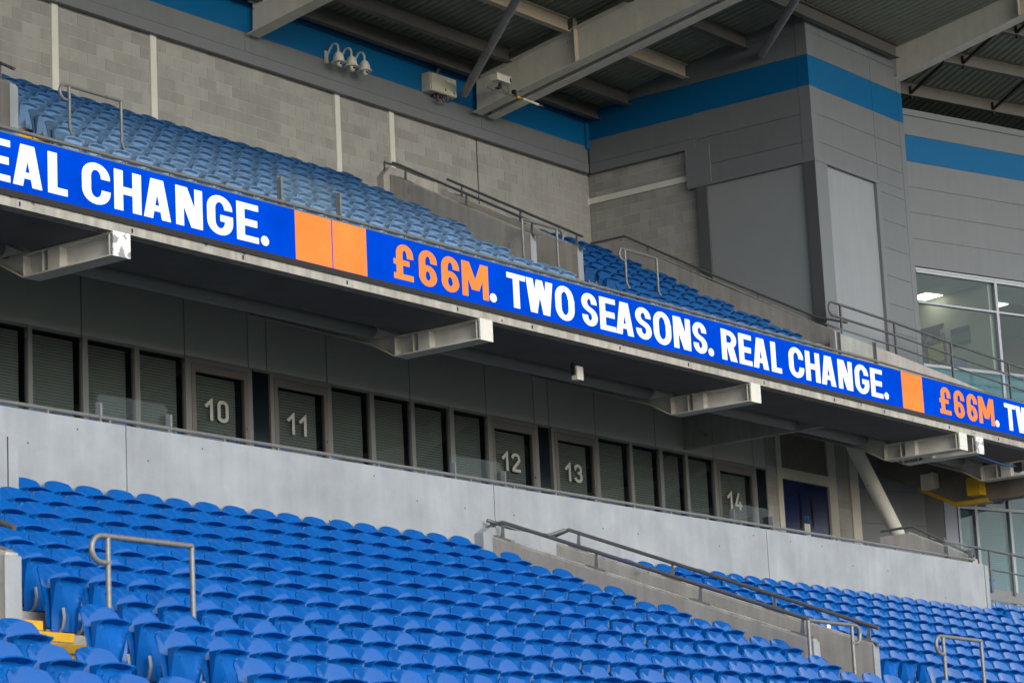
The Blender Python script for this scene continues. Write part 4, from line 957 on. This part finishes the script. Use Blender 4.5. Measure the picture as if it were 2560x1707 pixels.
# rail over the board
rl = thing('front_rail', 'low grey tube rail above the LED board with glass screen posts', 'rail', (36, 26.85, 10.9))
MB().tube([(2, 26.85, 11.04), (49.1, 26.85, 11.03)], 0.03, 10).build('rail_tube', 'galvanised', rl, True)
for k in range(34): MB().box(20.3 + k * 0.9 - 0.01, 20.3 + k * 0.9 + 0.01, 26.84, 26.86, 10.85, 11.02).build('rail_post', 'galvanised', rl)
for x0, x1 in ((30.85, 32.23), (47.63, 49.07)):
    for x in (x0, x1):
        MB().box(x - 0.06, x + 0.06, 26.88, 26.90, 10.86, 11.44).build('screen_post', 'galvanised', rl)
        MB().box(x - 0.055, x - 0.045, 26.82, 26.88, 10.86, 11.42).build('post_flange', 'galvanised', rl)
    MB().box(x0, x1, 26.905, 26.917, 11.06, 11.54).build('glass_panel', 'glass_clear', rl)
MB().tube([(49.1, 26.85, 11.03), (58, 26.85, 10.93)], 0.02, 8).build('thin_rail', 'rail_grey', rl, True)

# ------------------------------------------------------------------ seats
def grid(mb, fn, nu, nv):
    idx = [[mb.pt(fn(u / nu, v / nv)) for u in range(nu + 1)] for v in range(nv + 1)]
    for v in range(nv):
        for u in range(nu): mb.f.append((idx[v][u], idx[v][u + 1], idx[v + 1][u + 1], idx[v + 1][u]))
    return idx
def make_backrest():
    mb = MB()
    def P(u, v, off):
        s = 2 * u - 1
        hw = 0.214 + 0.024 * math.sin(min(1, v / 0.35) * math.pi / 2) - 0.05 * max(0, v - 0.35)
        # rounded upper corners
        top = 0.684 + 0.045 * (1 - s * s) - (0.025 * max(0, abs(s) - 0.86) / 0.14)
        z = top - v * (top - 0.13)
        x = s * hw
        rec = max(0.14, 0.235 - 0.225 * v + 0.10 * v * v)
        y = rec - 0.047 * s * s * (1 - 0.3 * v) + 0.018 * math.exp(-v * 14) + off
        return (x, y, z)
    a = grid(mb, lambda u, v: P(u, v, 0.0), 12, 8)
    b = grid(mb, lambda u, v: P(1 - u, v, 0.016), 12, 8)
    for u in range(12): mb.f.append((a[0][u + 1], a[0][u], b[0][12 - u], b[0][12 - u - 1]))
    for v in range(8):
        mb.f.append((a[v][0], a[v + 1][0], b[v + 1][12], b[v][12])); mb.f.append((a[v + 1][12], a[v][12], b[v][0], b[v + 1][0]))
    return mb
def make_pan(deep=0.088, end=0.66):
    mb = MB()
    def zr(s): return 0.560 + 0.027 * (1 - s * s)
    def P(u, v):
        s = 2 * u - 1
        hw = 0.190 - 0.032 * v
        x = s * hw
        z = zr(s) - v * (zr(s) - 0.085)
        vb = max(0.035, 0.170 * (1 - 1.15 * v))
        ax = abs(x)
        if ax < vb: y = deep * max(0.0, 1 - v / end) ** 1.25 * min(1, (vb - ax) / 0.02)
        else: y = (ax - vb) * 0.62
        if v < 0.034: y = -0.016
        y += -0.012 * math.exp(-((ax - vb) / 0.014) ** 2)
        return (x, y + 0.03 * v, z)
    nu = 20
    a = grid(mb, lambda u, v: P(u, v ** 1.5), nu, 12)
    def B(u, v):
        s = 2 * u - 1; x, y, z = P(1 - u, v ** 1.5)
        return (x, 0.095 + 0.01 * v, z - (0.004 if v == 0 else 0))
    b = grid(mb, B, nu, 12)
    for u in range(nu):
        mb.f.append((a[0][u + 1], a[0][u], b[0][nu - u], b[0][nu - u - 1])); mb.f.append((a[12][u], a[12][u + 1], b[12][nu - u - 1], b[12][nu - u]))
    for v in range(12):
        mb.f.append((a[v][0], a[v + 1][0], b[v + 1][nu], b[v][nu])); mb.f.append((a[v + 1][nu], a[v][nu], b[v][0], b[v + 1][0]))
    return mb
def make_bracket():
    mb = MB()
    for x in (-0.115, 0.13):
        mb.tube([(x, 0.0, 0.29), (x, -0.015, 0.2), (x, 0.005, 0.12), (x, 0.05, 0.075), (x, 0.11, 0.06), (x, 0.17, 0.075)], 0.015, 6)
    mb.box(-0.2, 0.2, 0.13, 0.17, 0.07, 0.11)
    return mb
BK, PN, BR_ = make_backrest(), make_pan(), make_bracket()
PN_UP = make_pan(0.045, 0.42)
ME = {}
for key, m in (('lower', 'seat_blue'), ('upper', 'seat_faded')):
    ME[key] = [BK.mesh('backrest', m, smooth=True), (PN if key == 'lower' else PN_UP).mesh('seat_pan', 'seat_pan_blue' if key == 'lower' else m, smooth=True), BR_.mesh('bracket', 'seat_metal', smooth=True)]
    for me in ME[key]:
        try: me.set_sharp_from_angle(angle=R(50))
        except Exception: pass
lower, upper = [], []
def fill(lst, r, y, z, ph, x0, x1, side, mark):
    k = math.ceil((x0 - (ph + 0.2)) / 0.5); x = ph + 0.2 + 0.5 * k; n = []
    while x <= x1: n.append(x); x += 0.5
    for i, x in enumerate(n):
        i2 = i + 1 if side == 'right' else len(n) - i
        lst.append((r, x, y, z - RIM, i2, side, mark))
for r in range(1, 15):
    y, z, ph = lrow(r), lz(r), LPH[r - 1]
    st = [20.9, 20.5, 17.3, 17.3, 17.3, 17.6, 17.3, 17.5][r - 1] if r <= 8 else None
    if r <= 7:
        fill(lower, r, y, z, ph, st, 30.12, 'left', 'near stair wall')
        fill(lower, r, y, z, ph, 32.3, 45.25 if r < 2 else 49.5, 'right', 'far stair wall')
    elif r == 8:
        fill(lower, r, y, z, ph, st, 30.0, 'left', 'stair barrier'); fill(lower, r, y, z, ph, 32.3, 49.5, 'right', 'far stair wall')
    else:
        fill(lower, r, y, z, ph - 0.235, 11.0, 15.2, 'left', 'yellow aisle steps'); fill(lower, r, y, z, ph, 16.42, 30.2, 'right', 'yellow aisle steps'); fill(lower, r, y, z, ph, 31.4, 49.5, 'right', 'far aisle')
for r in (0, 1): fill(lower, r, lrow(r), lz(r), 21.5, 45.85, 50, 'right', 'end of the parapet wall')
for r in range(1, 9):
    y, z, ph = urow(r), uz(r), UPH[r - 1]
    st = [27.95, 27.95, 27.95, 29.1, 28.65, 28.2, 27.7, 27.7][r - 1]
    fill(upper, r, y, z, ph, st + 0.05, 40.5 if r <= 4 else 39.9 if r <= 6 else 40.8, 'left', 'upper stair wall')
    if r >= 7: fill(upper, r, y, z, ph, 20, 26.0, 'left', 'upper left aisle')
    fill(upper, r, y, z, ph, [42.6, 42.6, 42.6, 42.6, 43.3, 43.0, 42.3, 42.3][r - 1], 48.8, 'right', 'upper stair wall')
box_row = []
k = 0
while 18.2 + 0.5 * k < 45: box_row.append((18.2 + 0.5 * k, 23.50, 5.63)); k += 1

def in_view(s, m=15):
    px, py, d = project(s[1], s[2] + 0.15, s[3] + 0.62)
    return -m < px < 2560 + m and -m < py < 1707 + m
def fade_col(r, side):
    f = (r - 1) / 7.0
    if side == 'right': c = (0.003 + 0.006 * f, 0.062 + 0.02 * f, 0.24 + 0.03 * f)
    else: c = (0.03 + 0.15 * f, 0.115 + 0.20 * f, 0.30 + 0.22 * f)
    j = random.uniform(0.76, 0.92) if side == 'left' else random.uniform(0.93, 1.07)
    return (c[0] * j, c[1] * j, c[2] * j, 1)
def place(s, kind, name, label, group, cat='seat'):
    r, x, y, z, i, side, mark = s
    t = bpy.data.objects.new(name, None); col.objects.link(t); t.location = (x, y, z); t.empty_display_size = 0.2
    tag(t, label, cat, group)
    for nm, me in zip(('backrest', 'seat_pan', 'bracket'), ME[kind]):
        o = bpy.data.objects.new(nm, me); col.objects.link(o); o.parent = t
        if nm == 'seat_pan': o.rotation_euler = (R(random.uniform(-1.6, 1.2)), 0, R(random.uniform(-0.8, 0.8)))
        if nm == 'backrest': o.rotation_euler = (R(random.uniform(-0.9, 0.9)), 0, R(random.uniform(-0.8, 0.8)))
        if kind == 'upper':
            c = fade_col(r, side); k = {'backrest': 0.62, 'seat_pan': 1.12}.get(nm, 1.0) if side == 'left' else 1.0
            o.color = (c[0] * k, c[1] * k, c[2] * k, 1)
    return t
def lump(lst, name, label, kind_mats, kind):
    import numpy as np
    V, F, MI, off = [], [], [], 0
    base = []
    for mi, mb in enumerate((BK, PN, BR_)):
        for v in mb.v: base.append(v)
    offs = [0, len(BK.v), len(BK.v) + len(PN.v)]
    bf = [tuple(i + offs[k] for i in f) for k, mb in enumerate((BK, PN, BR_)) for f in mb.f]
    bm = [0] * len(BK.f) + [2] * len(PN.f) + [1] * len(BR_.f)
    nb = len(base)
    for n, (x, y, z) in enumerate(lst):
        V += [(a + x, b + y, c + z) for a, b, c in base]
        F += [tuple(i + n * nb for i in f) for f in bf]
        MI += bm
    me = bpy.data.meshes.new(name); me.from_pydata(V, [], F)
    for m in kind_mats: me.materials.append(MATS[m])
    me.polygons.foreach_set('material_index', MI); me.polygons.foreach_set('use_smooth', [True] * len(F)); me.update()
    try: me.set_sharp_from_angle(angle=R(50))
    except Exception: pass
    o = bpy.data.objects.new(name, me); col.objects.link(o)
    return tag(o, label, 'seats', None, 'stuff')
SEEN = {}
vis = sorted([s for s in lower if in_view(s)], key=lambda s: project(s[1], s[2], s[3])[2])
ROWN = lambda r: 'top row' if r == 1 else ('raised corner row' if r < 1 else ordn(r) + ' row down')
one = vis[:300]
print('lower seats in view', len(vis), 'upper', len([s for s in upper if in_view(s)]))
used = set(id(s) for s in one)
for s in one:
    r, x, y, z, i, side, mark = s
    lab = 'blue seat, lower tier %s, %s %s of the %s' % (ROWN(r), ordn(i), side, mark)
    place(s, 'lower', 'stadium_seat', lab, 'blue seats of the lower tier')
rest = [(s[1], s[2], s[3]) for s in lower if id(s) not in used and in_view(s, 250)] + box_row
lump(rest, 'more_stadium_seats', 'the farther blue tip-up seats of the lower tier and the box terrace', ('seat_blue', 'seat_metal', 'seat_pan_blue'), 'lower')
visu = sorted([s for s in upper if in_view(s) and s[0] < 8], key=lambda s: project(s[1], s[2], s[3])[2])
one = visu[:300]; used = set(id(s) for s in one)
for s in one:
    r, x, y, z, i, side, mark = s
    lab = '%s seat, upper tier %s, %s %s of the %s' % ('faded blue' if side == 'left' else 'deep blue', {1: 'back row'}.get(r, ordn(r) + ' row down'), ordn(i), side, mark)
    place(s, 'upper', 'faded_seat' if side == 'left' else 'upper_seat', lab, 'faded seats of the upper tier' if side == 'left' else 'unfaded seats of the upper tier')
for s in [s for s in upper if id(s) not in used and in_view(s, 60)]:
    pass
restu = [(s[1], s[2], s[3]) for s in upper if id(s) not in used and in_view(s, 60)]
mat('seat_faded_front', (0.18, 0.34, 0.56, 1), rough=0.5, spec=0.3, noise=0.07, scale=8)
lump(restu, 'more_upper_seats', 'front row seats of the upper tier half hidden by the front rail', ('seat_faded_front', 'seat_metal', 'seat_faded_front'), 'upper')
# paper scraps left on seats
for i, (x, r, lab) in enumerate(((34.05, 5, 'small white paper on a blue seat left of the right barrier'), (32.75, 6, 'white paper on a blue seat behind the right barrier, left one'), (33.35, 6, 'white paper on a blue seat behind the right barrier, right one'))):
    k = round((x - LPH[r - 1] - 0.2) / 0.5); x = LPH[r - 1] + 0.2 + 0.5 * k
    pp = MB(); y, z = lrow(r) - 0.012, lz(r) - 0.09 + 0.17
    pp.box(x - 0.05, x + 0.04, lrow(r) + 0.165, lrow(r) + 0.17, z - 0.06, z + 0.05)
    tag(pp.build('paper_sheet', 'paper'), lab, 'paper', 'papers left on the seats')
